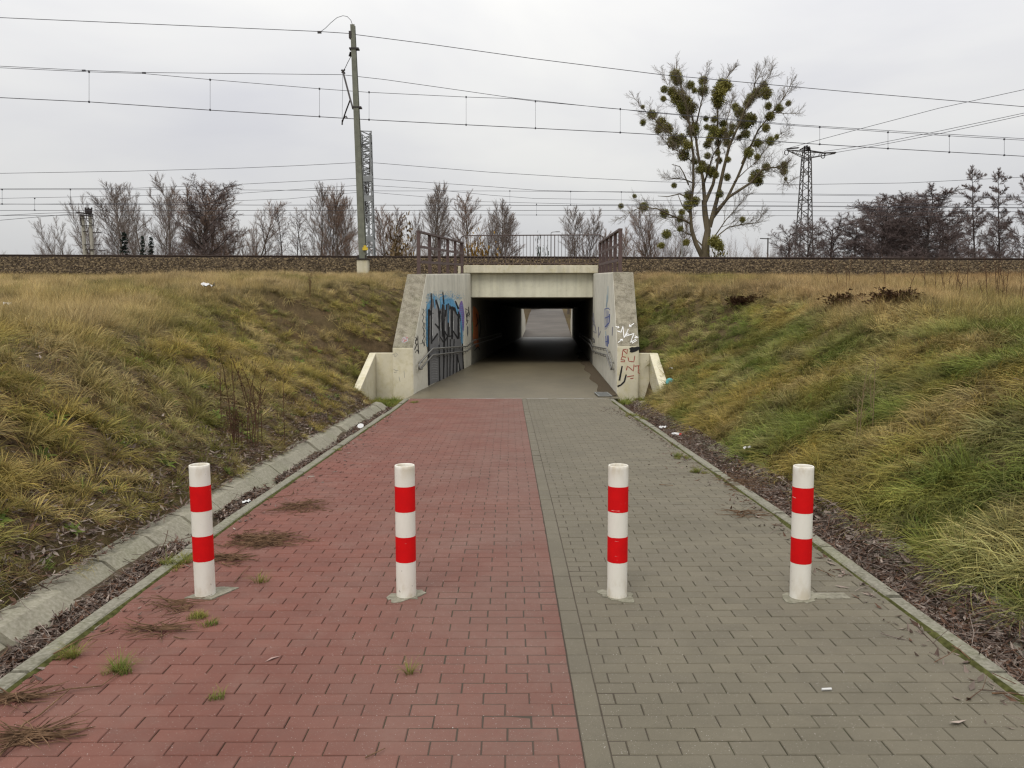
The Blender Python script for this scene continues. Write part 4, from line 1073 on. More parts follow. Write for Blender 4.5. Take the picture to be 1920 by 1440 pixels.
STONE = coll_of('ballaststone', [stone_mesh(k) for k in range(5)])
n = 42000
X = nr.uniform(-26, 26, n); s_ = nr.rand(n)
dd = np.interp(s_, [0, 0.4, 0.75, 1], [29.62, 30.4, 31.1, 32.6]); dz = np.interp(dd, [29.62, 30.4, 31.1, 31.5, 33], [-0.90, -0.52, -0.22, -0.165, -0.165])
st = np.array((0.052, 0.036, 0.022)); st2 = np.array((0.20, 0.148, 0.082)); tint = mixc(st * 0.7, st2, nr.rand(n) ** 2.2)
scatter('ballast', 'brown crushed stone ballast on the slope below the rails', np.stack([X, dd, np.array([RAILZ(x) for x in X]) + dz + 0.008], 1), nr.uniform(0, 6.28, (n, 3)), nr.uniform(0.8, 1.7, n), nr.randint(0, 5, n), tint, STONE)

# ------------------------------------------------------------------ bollards
def patch(kind, seed):
    rr = random.Random(seed); m = MB()
    if kind == 'square':
        poly = [(-0.10, -0.06), (0.07, -0.085), (0.165, 0.11), (0.05, 0.13), (-0.02, 0.10)]
    else:
        poly = [((0.095 + (0.03 if abs(math.cos(a)) > 0.6 else -0.012)) * rr.uniform(0.7, 1.25) * math.cos(a), 0.085 * rr.uniform(0.7, 1.25) * math.sin(a)) for a in np.linspace(0, 2 * math.pi, 22, endpoint=False)]
    m.prism(poly, -0.02, 0.0042); return m
Hb, Rb = 0.787, 0.0588
def bollard_parts(root, pk, seed):
    m = MB(); b = 0.004
    m.lathe([(Rb, -0.05), (Rb, Hb - 0.02), (Rb, Hb - b), (Rb - 0.002, Hb - 0.001), (Rb - 0.004, Hb), (Rb - 0.007, Hb - 0.001), (Rb - 0.008, Hb - b), (Rb - 0.008, Hb - 0.02), (Rb - 0.008, Hb - 0.25), (0.0, Hb - 0.26)], n=40)
    m.build('post', M['white_paint'], root, smooth=True)
    for z0, z1 in ((0.515, 0.665), (0.215, 0.366)):
        m = MB(); r_ = Rb + 0.0009; m.lathe([(r_, z0), (r_, z1)], n=40); m.build('red_band', M['red_film'], root, smooth=True)
    patch(pk, seed).build('footing', M['footing'], root)
BL = ['striped bollard at the left kerb with its foot in a square concrete patch', 'red and white striped bollard standing in the middle of the red brick lane',
      'red and white striped bollard on grey bricks nearest the red lane', 'red and white striped bollard near the right kerb, rust stains under its open top']
for k, ((x, d), pk) in enumerate(zip(((-1.815, 4.66), (-0.613, 4.64), (0.639, 4.627), (1.718, 4.605)), ('square', 'round', 'round', 'round'))):
    b = thing('bollard', BL[k], 'bollard', (x, d, 0.001), 'bollards across the path')
    b.rotation_euler = ((0.004, -0.012, 0), (0, -0.003, 1.0), (0.002, 0.003, 2.2), (0.0, 0.006, 4.0))[k]
    bollard_parts(b, pk, k + 3)
o = MB(); o.prism([(-0.1, -0.048), (0.1, -0.05), (0.1, 0.048), (-0.1, 0.05)], -0.03, 0.004)
o = o.build('replacement_paver', M['footing'], loc=(1.905, 4.62, 0.0015)); o.rotation_euler = (0, 0, 0.03)
tag(o, 'pale replacement brick set beside the bollard near the right kerb', 'brick')

# ------------------------------------------------------------------ twig heaps, loose sticks and litter
def twig_heap(x, d, rx, ry, n, seed, label):
    rr = random.Random(seed); m = MB(); z0 = 0.0
    for k in range(int(n * 0.62)):
        a = rr.uniform(0, 6.28); q = rr.random() ** 0.8 * (1.0 if k % 6 else 1.5) * (0.55 + 0.6 * abs(math.sin(a * 1.5 + seed))); px_, py_ = rx * q * math.cos(a), ry * q * math.sin(a)
        az_ = rr.gauss(0.15, 0.55) + (math.pi if rr.random() < 0.5 else 0); L = rr.uniform(0.05, 0.20) * max(0.5, 1.3 - 0.5 * q); h = 0.004 + max(0, 1 - q) * rr.random() * 0.035
        bend = rr.uniform(-0.5, 0.5); pts = []
        p = Vector((px_, py_, h))
        for s_ in range(4):
            pts.append(p.copy()); p = p + Vector((math.cos(az_), math.sin(az_), rr.uniform(-0.12, 0.14))) * L / 3; p.z = max(p.z, 0.003); az_ += bend / 3
        r_ = rr.uniform(0.0016, 0.0042)
        m.tube(pts, [r_, r_ * 0.9, r_ * 0.7, r_ * 0.35], 4, 0, False)
    o = m.build('twig_heap', M['twig'], loc=(x, d, float(pz(d)) + 0.003)); tag(o, label, 'twigs', 'heaps of brown twigs on the path')
def pxg(x, y):
    v = ray(x, y); t = -EYE / v.z; return v.x * t, v.y * t
for (x, y, rx, ry, n, lb) in ((492, 1015, 0.26, 0.22, 420, 'largest heap of dry brown twigs, on the red bricks behind the leftmost bollard'), (565, 950, 0.20, 0.28, 170, 'loose heap of twigs on the red bricks farthest from the camera'),
                          (425, 1050, 0.16, 0.10, 110, 'small heap of twigs against the back of the bollard by the left kerb'), (330, 1138, 0.13, 0.09, 60, 'sparse twigs and grass just in front of the bollard by the left kerb'),
                          (292, 1185, 0.14, 0.06, 80, 'flat drift of twigs on the red bricks near the left kerb'), (60, 1385, 0.10, 0.06, 160, 'dark clump of twigs and roots in the bottom left corner of the path'),
                          (30, 1312, 0.07, 0.04, 110, 'dark clod of roots against the left kerb'), (1400, 905, 0.30, 0.55, 200, 'long drift of red brown twigs along the right kerb'), (1395, 965, 0.14, 0.08, 60, 'small dark smear of twigs on the grey bricks behind the bollards')):
    gx, gy = pxg(x, y); twig_heap(gx, gy, rx, ry, n, int(x), lb)
def stick(pts, r_, label):
    m = MB(); P_ = [pxg(*p) for p in pts]; m.tube([(a, b_, float(pz(b_)) + 0.006 + r_ + 0.006 * (i % 2)) for i, (a, b_) in enumerate(P_)], [r_ * (1 - 0.6 * i / len(P_)) for i in range(len(P_))], 5)
    tag(m.build('stick', M['twig']), label, 'stick', 'loose sticks on the path')
for pts, r_, lb in (([(100, 1230), (150, 1205), (222, 1183)], 0.004, 'pale broken reed lying from the kerb onto the red bricks'), ([(60, 1312), (130, 1298), (190, 1290), (230, 1262)], 0.004, 'crooked dark twig lying across the red bricks beside the clod of roots'),
                    ([(0, 1420), (45, 1365), (75, 1345), (130, 1300)], 0.005, 'long bent stick in the bottom left corner'), ([(1785, 1215), (1800, 1225), (1818, 1240)], 0.005, 'orange brown splinter on the moss by the right kerb'),
                    ([(1530, 1068), (1550, 1078), (1566, 1084)], 0.003, 'thin twig behind the bollard near the right kerb'), ([(1860, 1304), (1895, 1306), (1920, 1308)], 0.004, 'red brown twig on the grey bricks at the right edge'),
                    ([(500, 935), (525, 932), (545, 928)], 0.004, 'curved twig by the far twig heap'), ([(1236, 906), (1262, 909)], 0.004, 'short straight twig on the grey bricks behind the bollards'), ([(685, 1425), (705, 1418), (722, 1407)], 0.003, 'short twig on the red bricks at the bottom edge'),
                    ([(440, 1095), (455, 1078), (470, 1062)], 0.003, 'bent twig lying right of the leftmost bollard')):
    stick(pts, r_, lb)
gx, gy = pxg(1550, 1296)
m = MB(); m.tube([(-0.022, 0, 0.008), (0.022, 0.004, 0.008)], 0.0055, 8); tag(m.build('cigarette_end', M['paper'], loc=(gx, gy, 0.001)), 'white cigarette end on the grey bricks', 'litter')
gx, gy = pxg(512, 1237)
m = MB(); m.add([(-0.03, -0.035, 0.003), (0.0, -0.005, 0.008), (0.03, 0.035, 0.004), (-0.012, 0.012, 0.006)], [(0, 1, 3), (1, 2, 3)]); tag(m.build('feather', flat('pale_feather', (0.36, 0.24, 0.21)), loc=(gx, gy, 0.001)), 'pale pinkish feather lying on the red bricks', 'feather')
# bottle in the right gutter
p = at(1253, 811, 11.9); p.x = 2.43; 
bt = thing('bottle', 'white plastic bottle with a red cap lying in the right gutter', 'bottle', (2.42, 11.75, float(pz(11.75)) - 0.005))
bt.rotation_euler = (0, R(86), R(-58))
m = MB(); m.lathe([(0.0, 0.0), (0.034, 0.0), (0.037, 0.01), (0.037, 0.12), (0.030, 0.145), (0.024, 0.155), (0.024, 0.165), (0, 0.165)], n=20); m.build('body', M['paper'], bt, smooth=True)
m = MB(); m.lathe([(0.028, 0.158), (0.030, 0.160), (0.030, 0.182), (0.026, 0.186), (0.0, 0.186)], n=20); m.build('cap', M['red_film'], bt, smooth=True)
def scrap(name, loc, size, mat, label, cat, seed):
    rr = random.Random(seed); m = MB(); n = 5
    v = [((i / (n - 1) - 0.5) * size[0] + rr.uniform(-1, 1) * 0.08 * size[0], (j / (n - 1) - 0.5) * size[1] + rr.uniform(-1, 1) * 0.08 * size[1], rr.uniform(0, size[2])) for i in range(n) for j in range(n)]
    keep_ = [(i * n + j, i * n + j + 1, i * n + n + j + 1, i * n + n + j) for i in range(n - 1) for j in range(n - 1) if not ((i in (0, n - 2)) and (j in (0, n - 2)))]
    m.add(v, keep_); o = m.build(name, mat, loc=loc, smooth=True); o.rotation_euler = (0, 0, rr.uniform(0, 3)); return tag(o, label, cat)
def gp(x, d, dz=0.08): return (x, d, float(ground_z(x, d)) + dz)
def bank_hit(x, y, dz=0.08):
    v = ray(x, y); o = Vector((0, 0, EYE)); d = 2.5
    while d < 29.5:
        q = o + v * (d / v.y)
        if q.z < float(ground_z(q.x, q.y)) + dz: return (q.x, q.y, q.z)
        d += 0.05
    return tuple(at(x, y, 28.5))
TEAL = flat('teal_plastic', (0.10, 0.36, 0.36)); YELL = flat('yellow_print', (0.62, 0.50, 0.12))
scrap('plastic_bag', bank_hit(390, 538, 0.15), (0.42, 0.28, 0.12), M['paper'], 'crumpled white plastic bag on the crest of the left bank', 'litter', 1)
o = scrap('food_wrapper', bank_hit(15, 573, 0.12), (0.22, 0.12, 0.06), M['paper'], 'white and yellow food wrapper in dry grass at the left edge', 'litter', 2)
scrap('paper_scrap', bank_hit(1402, 842, 0.1), (0.09, 0.06, 0.04), M['paper'], 'white paper scrap in the grass on the right bank', 'litter', 3)
scrap('paper_scrap', (2.42, 12.5, float(pz(12.5)) + 0.0), (0.16, 0.10, 0.04), M['paper'], 'torn white wrapper in the gutter just beyond the bottle', 'litter', 4)
scrap('paper_scrap', bank_hit(1257, 692, 0.1), (0.14, 0.09, 0.05), M['paper'], 'white scrap on the slope above the right stub wall', 'litter', 5)
scrap('paper_scrap', (-2.40, 7.2, float(pz(7.2)) - 0.03), (0.10, 0.07, 0.03), M['paper'], 'white scrap in the left gutter beyond the bollards', 'litter', 6)
scrap('paper_scrap', (-2.33, 3.35, 0.03), (0.10, 0.04, 0.03), M['paper'], 'white scrap in the left gutter close to the camera', 'litter', 7)
hx = bank_hit(1256, 718, 0.1)
m = MB(); m.lathe([(0.0, 0), (0.085, 0.0), (0.10, 0.015), (0.088, 0.02), (0, 0.012)], n=18); o = m.build('plastic_disc', TEAL, loc=hx, smooth=True); o.rotation_euler = (R(70), R(10), R(15)); tag(o, 'teal plastic lid leaning in dry grass beside the right stub wall', 'litter')
m = MB(); m.lathe([(0.0, 0), (0.045, 0), (0.05, 0.012), (0.0, 0.014)], n=16); o = m.build('paper_disc', M['paper'], loc=(-2.36, 12.6, float(pz(12.6)) + 0.02)); o.rotation_euler = (R(40), 0, 0); tag(o, 'round pale lid on the left kerb near the underpass', 'litter')

# tall dead weeds on the left bank, bracken lumps on the right
def stems(x, d, n, h, seed, label, mat, spread=0.35, lean=0.12):
    rr = random.Random(seed); root = thing('dead_weed', label, 'plant', (x, d, float(ground_z(x, d))))
    for k in range(n):
        m = MB(); a = rr.uniform(0, 6.28); bx, by = spread * rr.random() * math.cos(a), spread * rr.random() * math.sin(a); L = h * rr.uniform(0.5, 1.0)
        lx, ly = rr.gauss(0, lean), rr.gauss(0, lean); z0 = float(ground_z(x + bx, d + by)) - root.location.z
        pts = [(bx + lx * L * t * t, by + ly * L * t * t, z0 + L * t - 0.03) for t in (0, 0.35, 0.7, 1)]
        m.tube(pts, [0.006, 0.005, 0.004, 0.0015], 5)
        for q in range(rr.randint(5, 11)):
            t = rr.uniform(0.35, 0.98); p = Vector((bx + lx * L * t * t, by + ly * L * t * t, z0 + L * t)); aa = rr.uniform(0, 6.28); l2 = rr.uniform(0.04, 0.16) * (1.3 - t)
            e = p + Vector((math.cos(aa) * l2, math.sin(aa) * l2, l2 * 0.9)); m.tube([p, e], [0.0028, 0.001], 4, 0, False)
            m.add([tuple(e), tuple(e + Vector((0.012, 0.006, 0.01))), tuple(e + Vector((0.004, -0.004, 0.03)))], [(0, 1, 2)])
        m.build('stem', mat, root)
h_ = bank_hit(485, 830, 0.0); stems(h_[0], h_[1], 12, 1.15, 5, 'cluster of tall dark dead weed stems on the left bank above the gutter', M['dead_bracken'], 0.45)
h_ = bank_hit(438, 835, 0.0); stems(h_[0], h_[1], 9, 0.5, 6, 'short brown dock plant left of the tall dead stems', M['dead_bracken'], 0.12, 0.05)
h_ = bank_hit(580, 560, 0.0); stems(h_[0], h_[1], 3, 0.8, 8, 'single thin dead stalk on the crest left of the mast foot', M['dead_bracken'], 0.1, 0.04)
h_ = bank_hit(1640, 820, 0.0); stems(h_[0], h_[1], 4, 0.9, 9, 'thin pale stalks standing in the grass high on the right bank', simple('pale_stalk', (0.20, 0.15, 0.08), 0.2), 0.4, 0.06)
h_ = bank_hit(1850, 560, 0.0); stems(h_[0], h_[1], 30, 1.0, 10, 'patch of reddish dead weeds near the right edge below the ballast', M['dead_bracken'], 2.2, 0.15)
h_ = bank_hit(1570, 545, 0.0); stems(h_[0], h_[1], 4, 0.9, 11, 'few brown stalks left of the brown bracken heap', M['dead_bracken'], 0.3, 0.1)
def lump(x, y, rx, h, label, seed, mat):
    p = bank_hit(x, y, 0.0); rr = random.Random(seed); m = MB()
    for k in range(170):
        a = rr.uniform(0, 6.28); q = rr.random() ** 0.6; b0 = Vector((rx * q * math.cos(a), rx * 0.5 * q * math.sin(a), h * 0.5 * (1 - q * q)))
        aa = rr.uniform(0, 6.28); L = rr.uniform(0.12, 0.34); pts = [b0]
        for s_ in range(3): pts.append(pts[-1] + Vector((math.cos(aa), math.sin(aa), rr.uniform(-0.3, 0.7))) * L / 3)
        m.tube(pts, [0.012, 0.010, 0.007, 0.003], 4, 0, False)
        for pt_ in pts[1:]:
            for e_ in range(2):
                w_ = Vector((rr.uniform(-1, 1), rr.uniform(-1, 1), rr.uniform(-0.5, 0.8))) * 0.07; m.add([tuple(pt_), tuple(pt_ + w_), tuple(pt_ + w_.cross(Vector((0.3, 0.5, 1))) * 0.6 + w_ * 0.5)], [(0, 1, 2)])
    tag(m.build('bracken_heap', mat, loc=p), label, 'plant')
lump(1682, 572, 0.30, 0.30, 'dark brown heap of dead bracken on the crest of the right bank', 3, M['dead_bracken'])
lump(1590, 574, 0.28, 0.26, 'lower brown bracken heap left of the darkest one on the right bank', 4, M['dead_bracken'])
lump(1395, 572, 0.25, 0.24, 'small dull bracken heap on the crest nearest the underpass', 5, M['dead_bracken'])
# evergreen tuft and shrub beyond, loose sods
# ------------------------------------------------------------------ overhead line mast
mb = at(681, 508, 29.8); mb.z = 3.0
mast = thing('overhead_line_mast', 'tall grey green overhead line mast on a concrete block beside the tracks', 'mast', tuple(mb))
inv = Matrix.Translation(-mast.location)
def mp_(m, name, mat, smooth=False, bevel=0, parent=None):
    o = m.build(name, mat, parent or mast, smooth, bevel=bevel)
    if parent is None: o.matrix_parent_inverse = inv
    return o
m = MB(); c = Vector((mb.x, 29.8, 0))
m.prism([(c.x - 0.20, 29.6), (c.x + 0.20, 29.6), (c.x + 0.20, 30.0), (c.x - 0.20, 30.0)], 2.6, 3.76); mp_(m, 'foundation', M['concrete_front'], bevel=0.02)
m = MB(); m.box((c.x - 0.24, 29.56, 3.76), (c.x + 0.24, 30.04, 3.80)); m.box((c.x - 0.17, 29.62, 3.80), (c.x - 0.13, 29.66, 3.93)); m.box((c.x + 0.1, 29.62, 3.80), (c.x + 0.14, 29.66, 3.93)); mp_(m, 'base_plate', M['insulator'])
tp = at(661.5, 47, 29.8); b0 = Vector((c.x, 29.8, 3.80))
m = MB()
def hsec(p, w_, h_): return [(p.x + a * w_, p.y + b * h_, p.z) for a, b in ((-1, -1), (1, -1), (1, -0.8), (0.14, -0.7), (0.14, 0.7), (1, 0.8), (1, 1), (-1, 1), (-1, 0.8), (-0.14, 0.7), (-0.14, -0.7), (-1, -0.8))]
v = hsec(b0, 0.125, 0.14) + hsec(tp, 0.078, 0.09)
m.add(v, [(i, (i + 1) % 12, 12 + (i + 1) % 12, 12 + i) for i in range(12)] + [tuple(range(12, 24))]); mp_(m, 'pole', M['mast'])
m = MB(); m.tube([b0 + Vector((-0.13, 0.05, 0)), b0.lerp(tp, 0.55) + Vector((-0.11, 0.05, 0))], 0.022, 6); mp_(m, 'cable_duct', M['insulator'])
m = MB(); q = at(683, 465, 29.62); m.box((q.x - 0.06, q.y - 0.02, q.z - 0.08), (q.x + 0.13, q.y, q.z + 0.02)); m.box((q.x - 0.02, q.y - 0.02, q.z + 0.02), (q.x + 0.08, q.y, q.z + 0.09)); mp_(m, 'number_plate', M['yellow'])
for yy in (92, 202):
    q = at(662 + (yy - 47) * 0.045, yy, 29.8); m = MB(); m.box((q.x - 0.16, 29.68, q.z - 0.025), (q.x + 0.18, 29.92, q.z + 0.025)); mp_(m, 'clamp', M['insulator'])
m = MB(); q = at(657.5, 66, 29.8); m.box((q.x - 0.05, 29.7, q.z - 0.12), (q.x + 0.05, 29.9, q.z + 0.12)); mp_(m, 'bracket', M['insulator'])
A = lambda x, y, d: at(x, y, d)
m = MB(); m.tube([A(660, 102, 29.8), A(652, 117, 30.4), A(644.5, 133, 31.0)], 0.012, 5); mp_(m, 'stay_rod', M['wire'])
m = MB()
a_, b_ = A(659.5, 98, 29.8), A(657.5, 105, 29.95)
for t in np.linspace(0, 1, 5): m.lathe([(0.02, -0.02), (0.085, 0), (0.02, 0.02)], tuple(a_.lerp(b_, t)), 8)
mp_(m, 'insulator', M['insulator'])
m = MB(); m.tube([A(643.5, 136, 31.0), A(656, 183, 30.3), A(662, 204, 29.9)], 0.035, 7); mp_(m, 'cantilever_tube', M['insulator'])
m = MB(); m.tube([A(657, 186, 30.2), A(648, 210, 30.8), A(641.8, 229, 31.2)], 0.026, 7); mp_(m, 'steady_arm', M['insulator'])
m = MB(); m.tube([A(641.5, 234, 31.2), A(641.8, 226, 31.2), A(645, 221, 31.2), A(649, 218, 31.2), A(651, 222, 31.2)], 0.03, 6); mp_(m, 'hook', M['insulator'])
m = MB(); m.bar(A(640.5, 131, 31), A(646.5, 138, 31), 0.06, 0.07); m.bar(A(646.5, 130, 31), A(641, 137, 31), 0.05, 0.05); mp_(m, 'wire_saddle', M['insulator'])
m = MB(); m.tube([A(642.6, 139, 31), A(641.5, 222, 31.1)], 0.007, 4); mp_(m, 'hanger_wire', M['wire'])
m = MB(); m.tube([A(661, 47, 29.8), A(658, 38, 29.8), A(651, 31, 29.8), A(643, 29.5, 29.8), (A(632, 33, 29.8)), A(620, 43, 29.8), A(610, 53, 29.8), A(602, 59, 29.8), A(597, 60, 29.8)], 0.010, 5); mp_(m, 'jumper_cable', M['wire'], True)
m = MB(); q = A(599, 60, 29.8); m.box((q.x - 0.07, q.y - 0.02, q.z - 0.05), (q.x + 0.07, q.y + 0.02, q.z + 0.03)); mp_(m, 'cable_clamp', M['insulator'])

# ------------------------------------------------------------------ overhead wires
def wire(pts, dl, dr, label, r_=0.010, drops=(), knots=(), name='overhead_wire'):
    def dep(x): return dl + (dr - dl) * x / 1920.0
    P_ = [A(x, y, dep(x)) for x, y in pts]
    # a smooth hanging line through the given points
    fine = []
    for i in range(len(P_) - 1):
        p0, p1, p2, p3 = P_[max(i - 1, 0)], P_[i], P_[i + 1], P_[min(i + 2, len(P_) - 1)]
        for k in range(4):
            t = k / 4; fine.append(0.5 * ((2 * p1) + (p2 - p0) * t + (2 * p0 - 5 * p1 + 4 * p2 - p3) * t * t + (3 * p1 - p0 - 3 * p2 + p3) * t ** 3) if False else p1.lerp(p2, t))
    fine.append(P_[-1])
    root = thing(name, label, 'overhead wire', tuple(P_[0]), 'overhead wires of the railway'); iv = Matrix.Translation(-root.location)
    m = MB(); m.tube(fine, r_, 5); o = m.build('cable', M['wire'], root, True); o.matrix_parent_inverse = iv
    for x, y0, y1 in drops:
        m = MB(); a, b = A(x, y0, dep(x)), A(x, y1, dep(x)); m.tube([a, b], r_ * 0.7, 4); s_ = r_ * 2.6
        for q in (a, b): m.box((q.x - s_, q.y - s_, q.z - s_ * 1.3), (q.x + s_, q.y + s_, q.z + s_ * 1.3))
        o = m.build('dropper', M['wire'], root); o.matrix_parent_inverse = iv
    for x, y in knots:
        q = A(x, y, dep(x)); m = MB(); s_ = r_ * 4; m.box((q.x - s_ * 1.6, q.y - s_ * .5, q.z - s_ * .6), (q.x + s_ * 1.6, q.y + s_ * .5, q.z + s_ * .6)); o = m.build('splice', M['wire'], root); o.matrix_parent_inverse = iv
wire([(-400, 20), (0, 33), (300, 46), (597, 59), (659, 63), (668, 65), (800, 82), (1000, 110), (1240, 140), (1600, 173), (1920, 200), (2300, 226)], 29.8, 31, 'highest wire, running past the tip of the mast', 0.012)
wire([(-400, 110), (0, 124), (160, 132), (270, 136), (640, 140), (720, 149), (840, 166), (965, 184), (1130, 202), (1200, 208), (1480, 233), (1700, 247), (1920, 260), (2300, 282)], 30.2, 33, 'upper carrier wire held by the saddle of the mast', 0.010, knots=((157, 132), (270, 136.5)))
wire([(-400, 113), (0, 127), (160, 134.5), (270, 138), (392, 149), (600, 166.5), (690, 173), (875, 182), (965, 185), (1004, 190), (1163, 204.5), (1200, 209), (1480, 235), (1700, 250), (1920, 263), (2300, 285)], 31.2, 34, 'lower carrier wire from which the droppers hang to the contact wire', 0.010,
     drops=((167, 134.8, 191), (394, 149.5, 206), (599, 166.5, 218.5), (692, 173, 224.5), (874, 182, 234), (1004, 190, 240.5), (1163, 204.5, 248.5), (1537, 238.5, 270.5), (1665, 248, 278.5), (1780, 255, 285.5), (1883, 261, 291)))
wire([(-400, 165), (0, 183), (167, 191), (394, 206.5), (600, 219), (692, 224.5), (874, 234), (1004, 240.5), (1163, 248.5), (1480, 267), (1665, 278.5), (1920, 293), (2300, 315)], 31.2, 34, 'lowest bold contact wire of the nearest track', 0.014)
def fw(pts, d, lb, r_=0.013, drops=()): wire(pts, d, d + 3, lb, r_, drops)
fw([(-300, 328), (0, 325), (240, 321), (440, 315.5), (560, 310.5), (666, 305), (705, 305.5), (920, 323), (1100, 334), (1240, 341), (1500, 346), (1700, 343), (1920, 332)], 47, 'single sagging wire level with the top of the lattice gantry')
fw([(-300, 358), (0, 354), (250, 353), (440, 346), (666, 334.5), (702, 335), (920, 350), (1010, 357), (1240, 362), (1920, 371)], 48, 'wire rising to the gantry, first below the single sagging wire', 0.012)
fw([(-300, 354), (0, 355.5), (440, 356), (740, 358), (920, 358), (1240, 360), (1920, 369)], 50, 'nearly straight wire with droppers behind the poplars', 0.012, ((4, 355.5, 382.5), (132, 355.5, 382.5), (956, 358, 384), (1070, 359, 384.5), (1165, 360, 385)))
fw([(-300, 374), (0, 372), (440, 363), (666, 348), (702, 348), (800, 354), (920, 366), (1000, 372), (1240, 376), (1920, 384)], 53, 'wire rising to the gantry, second below the single sagging wire', 0.012, ((65, 372, 394),))
fw([(-300, 386), (0, 383), (300, 381), (540, 373), (666, 361), (702, 361), (900, 378), (1100, 383), (1920, 389)], 56, 'wire rising to the gantry, lowest of the humped ones', 0.012, ((1006, 383, 403),))
fw([(-300, 382), (0, 382.5), (480, 384.5), (920, 384.7), (1400, 386.5), (1920, 390)], 50, 'straight bold wire crossing the bare poplars', 0.017)
fw([(-300, 394), (0, 394.5), (480, 394.5), (920, 394.5), (1400, 394.5), (1920, 397)], 54, 'straight wire just below the bold one', 0.015)
fw([(-300, 404), (0, 404), (480, 403.3), (920, 403), (1400, 404), (1920, 407)], 58, 'lowest straight wire of the far tracks', 0.014)
def pw(pts, d0, d1, lb):
    P_ = [A(x, y, d0 + (d1 - d0) * i / (len(pts) - 1)) for i, (x, y) in enumerate(pts)]
    m = MB(); m.tube(P_, [0.012 + 0.0002 * p.y for p in P_], 4); tag(m.build('power_line', M['wire']), lb, 'power line', 'power lines of the steel pylon')
pw([(2100, 120), (1920, 168), (1760, 203), (1600, 245), (1470, 280)], 60, 109, 'steepest of the thin power lines rising from the pylon to the right edge')
pw([(2100, 168), (1920, 212), (1760, 246), (1640, 270), (1545, 284)], 62, 109, 'upper of two close power lines from the right arm of the pylon')
pw([(2100, 175), (1920, 216), (1760, 251), (1650, 272), (1567, 286)], 64, 109, 'lower of two close power lines from the right arm of the pylon')
pw([(-200, 418), (0, 404), (80, 400), (146, 398)], 70, 96, 'upper wire running left from the double concrete pole')
pw([(-200, 430), (0, 413), (80, 406), (150, 400)], 74, 96, 'lower wire running left from the double concrete pole')

# ------------------------------------------------------------------ lattice gantry over the tracks
gb = at(693, 470, 37.0)
gan = thing('gantry', 'grey lattice steel gantry spanning the tracks behind the mast', 'gantry', (gb.x, 37.0, 3.6)); inv = Matrix.Translation(-gan.location)
def lattice(m, p, q, w0, w1, n, r_, sides=True):
    p, q = Vector(p), Vector(q); t = (q - p).normalized()
    u = Vector((1, 0, 0)) if abs(t.x) < 0.9 else Vector((0, 1, 0)); u = (u - t * u.dot(t)).normalized(); v_ = t.cross(u)
    def C(k, s_): w_ = (w0 + (w1 - w0) * s_) / 2; sg = ((-1, -1), (1, -1), (1, 1), (-1, 1))[k]; return p.lerp(q, s_) + u * (w_ * sg[0]) + v_ * (w_ * sg[1])
    for k in range(4): m.bar(C(k, 0), C(k, 1), r_ * 1.6, r_ * 1.6, up=tuple(u))
    for i in range(n):
        a, b = i / n, (i + 1) / n
        for k in range(4):
            k2 = (k + 1) % 4
            m.bar(C(k, a), C(k2, b), r_, r_, up=tuple(u)) if (i % 2 == 0) else m.bar(C(k2, a), C(k, b), r_, r_, up=tuple(u))
            if i % 4 == 0: m.bar(C(k, a), C(k2, a), r_, r_, up=tuple(u))
def gpart(m, nm, mat):
    o = m.build(nm, mat, gan); o.matrix_parent_inverse = inv
zt = at(690, 247, 37.0).z; gx = gb.x
m = MB(); lattice(m, (gx + 0.02, 37.0, 3.4), (gx - 0.03 - 0.06, 37.0, zt - 0.1), 0.42, 0.42, 18, 0.035); gpart(m, 'leg', M['gantry'])
for yy in (335, 372, 448):
    q = at(693, yy, 36.77); m = MB(); m.box((gx - 0.2, 36.74, q.z - 0.13), (gx + 0.2, 36.77, q.z + 0.13)); gpart(m, 'tie_plate', M['gantry'])
m = MB(); lattice(m, (gx - 0.05, 36.8, zt - 0.25), (gx - 3.95, 58.0, zt - 0.25), 0.46, 0.46, 26, 0.035); gpart(m, 'beam', M['gantry'])
m = MB(); lattice(m, (gx - 3.95, 58.2, 3.4), (gx - 3.95, 58.2, zt - 0.3), 0.5, 0.5, 14, 0.04); gpart(m, 'leg', M['gantry'])
for yy, dd in ((385, 38.5), (400, 41), (350, 40)):
    q = at(684, yy, dd); m = MB(); m.tube([q + Vector((0, 0, 0.5)), q + Vector((0.1, 0, -0.5))], 0.045, 6)
    for k in range(5): m.lathe([(0.03, -0.03), (0.09, 0), (0.03, 0.03)], tuple(q + Vector((0.02, 0, 0.3 - k * 0.12))), 8)
    gpart(m, 'insulator', M['insulator'])

# ------------------------------------------------------------------ pylon, double pole, lamps
pb = at(1507, 478, 110.0); pb.z = 2.6
pyl = thing('pylon', 'dark lattice steel pylon with one cross arm rising behind the dark trees', 'pylon', tuple(pb)); inv = Matrix.Translation(-pb)
def ppart(m, nm, mat):
    o = m.build(nm, mat, pyl); o.matrix_parent_inverse = inv
ptop = at(1512, 296, 110.0)
m = MB(); lattice(m, pb, ptop, 2.3, 0.95, 22, 0.075); ppart(m, 'tower', M['pylon'])
L_, R_ = at(1474, 281, 110), at(1566, 288, 110); lo = at(1512, 297, 110); hi = at(1512, 284, 110)
m = MB(); 
for e, s_ in ((L_, -1), (R_, 1)):
    for dy in (-0.45, 0.45):
        o_ = Vector((0, dy, 0)); m.bar(e, lo + o_, 0.08, 0.08); m.bar(e, hi + o_, 0.08, 0.08)
        for t in (0.2, 0.4, 0.6, 0.8): m.bar((lo + o_).lerp(e, t), (hi + o_).lerp(e, min(1, t + 0.1)), 0.05, 0.05)
ppart(m, 'cross_arm', M['pylon'])
m = MB(); lattice(m, lo + Vector((0, 0, -0.2)), hi + Vector((0, 0, 0.4)), 0.95, 0.7, 4, 0.06); ppart(m, 'head', M['pylon'])
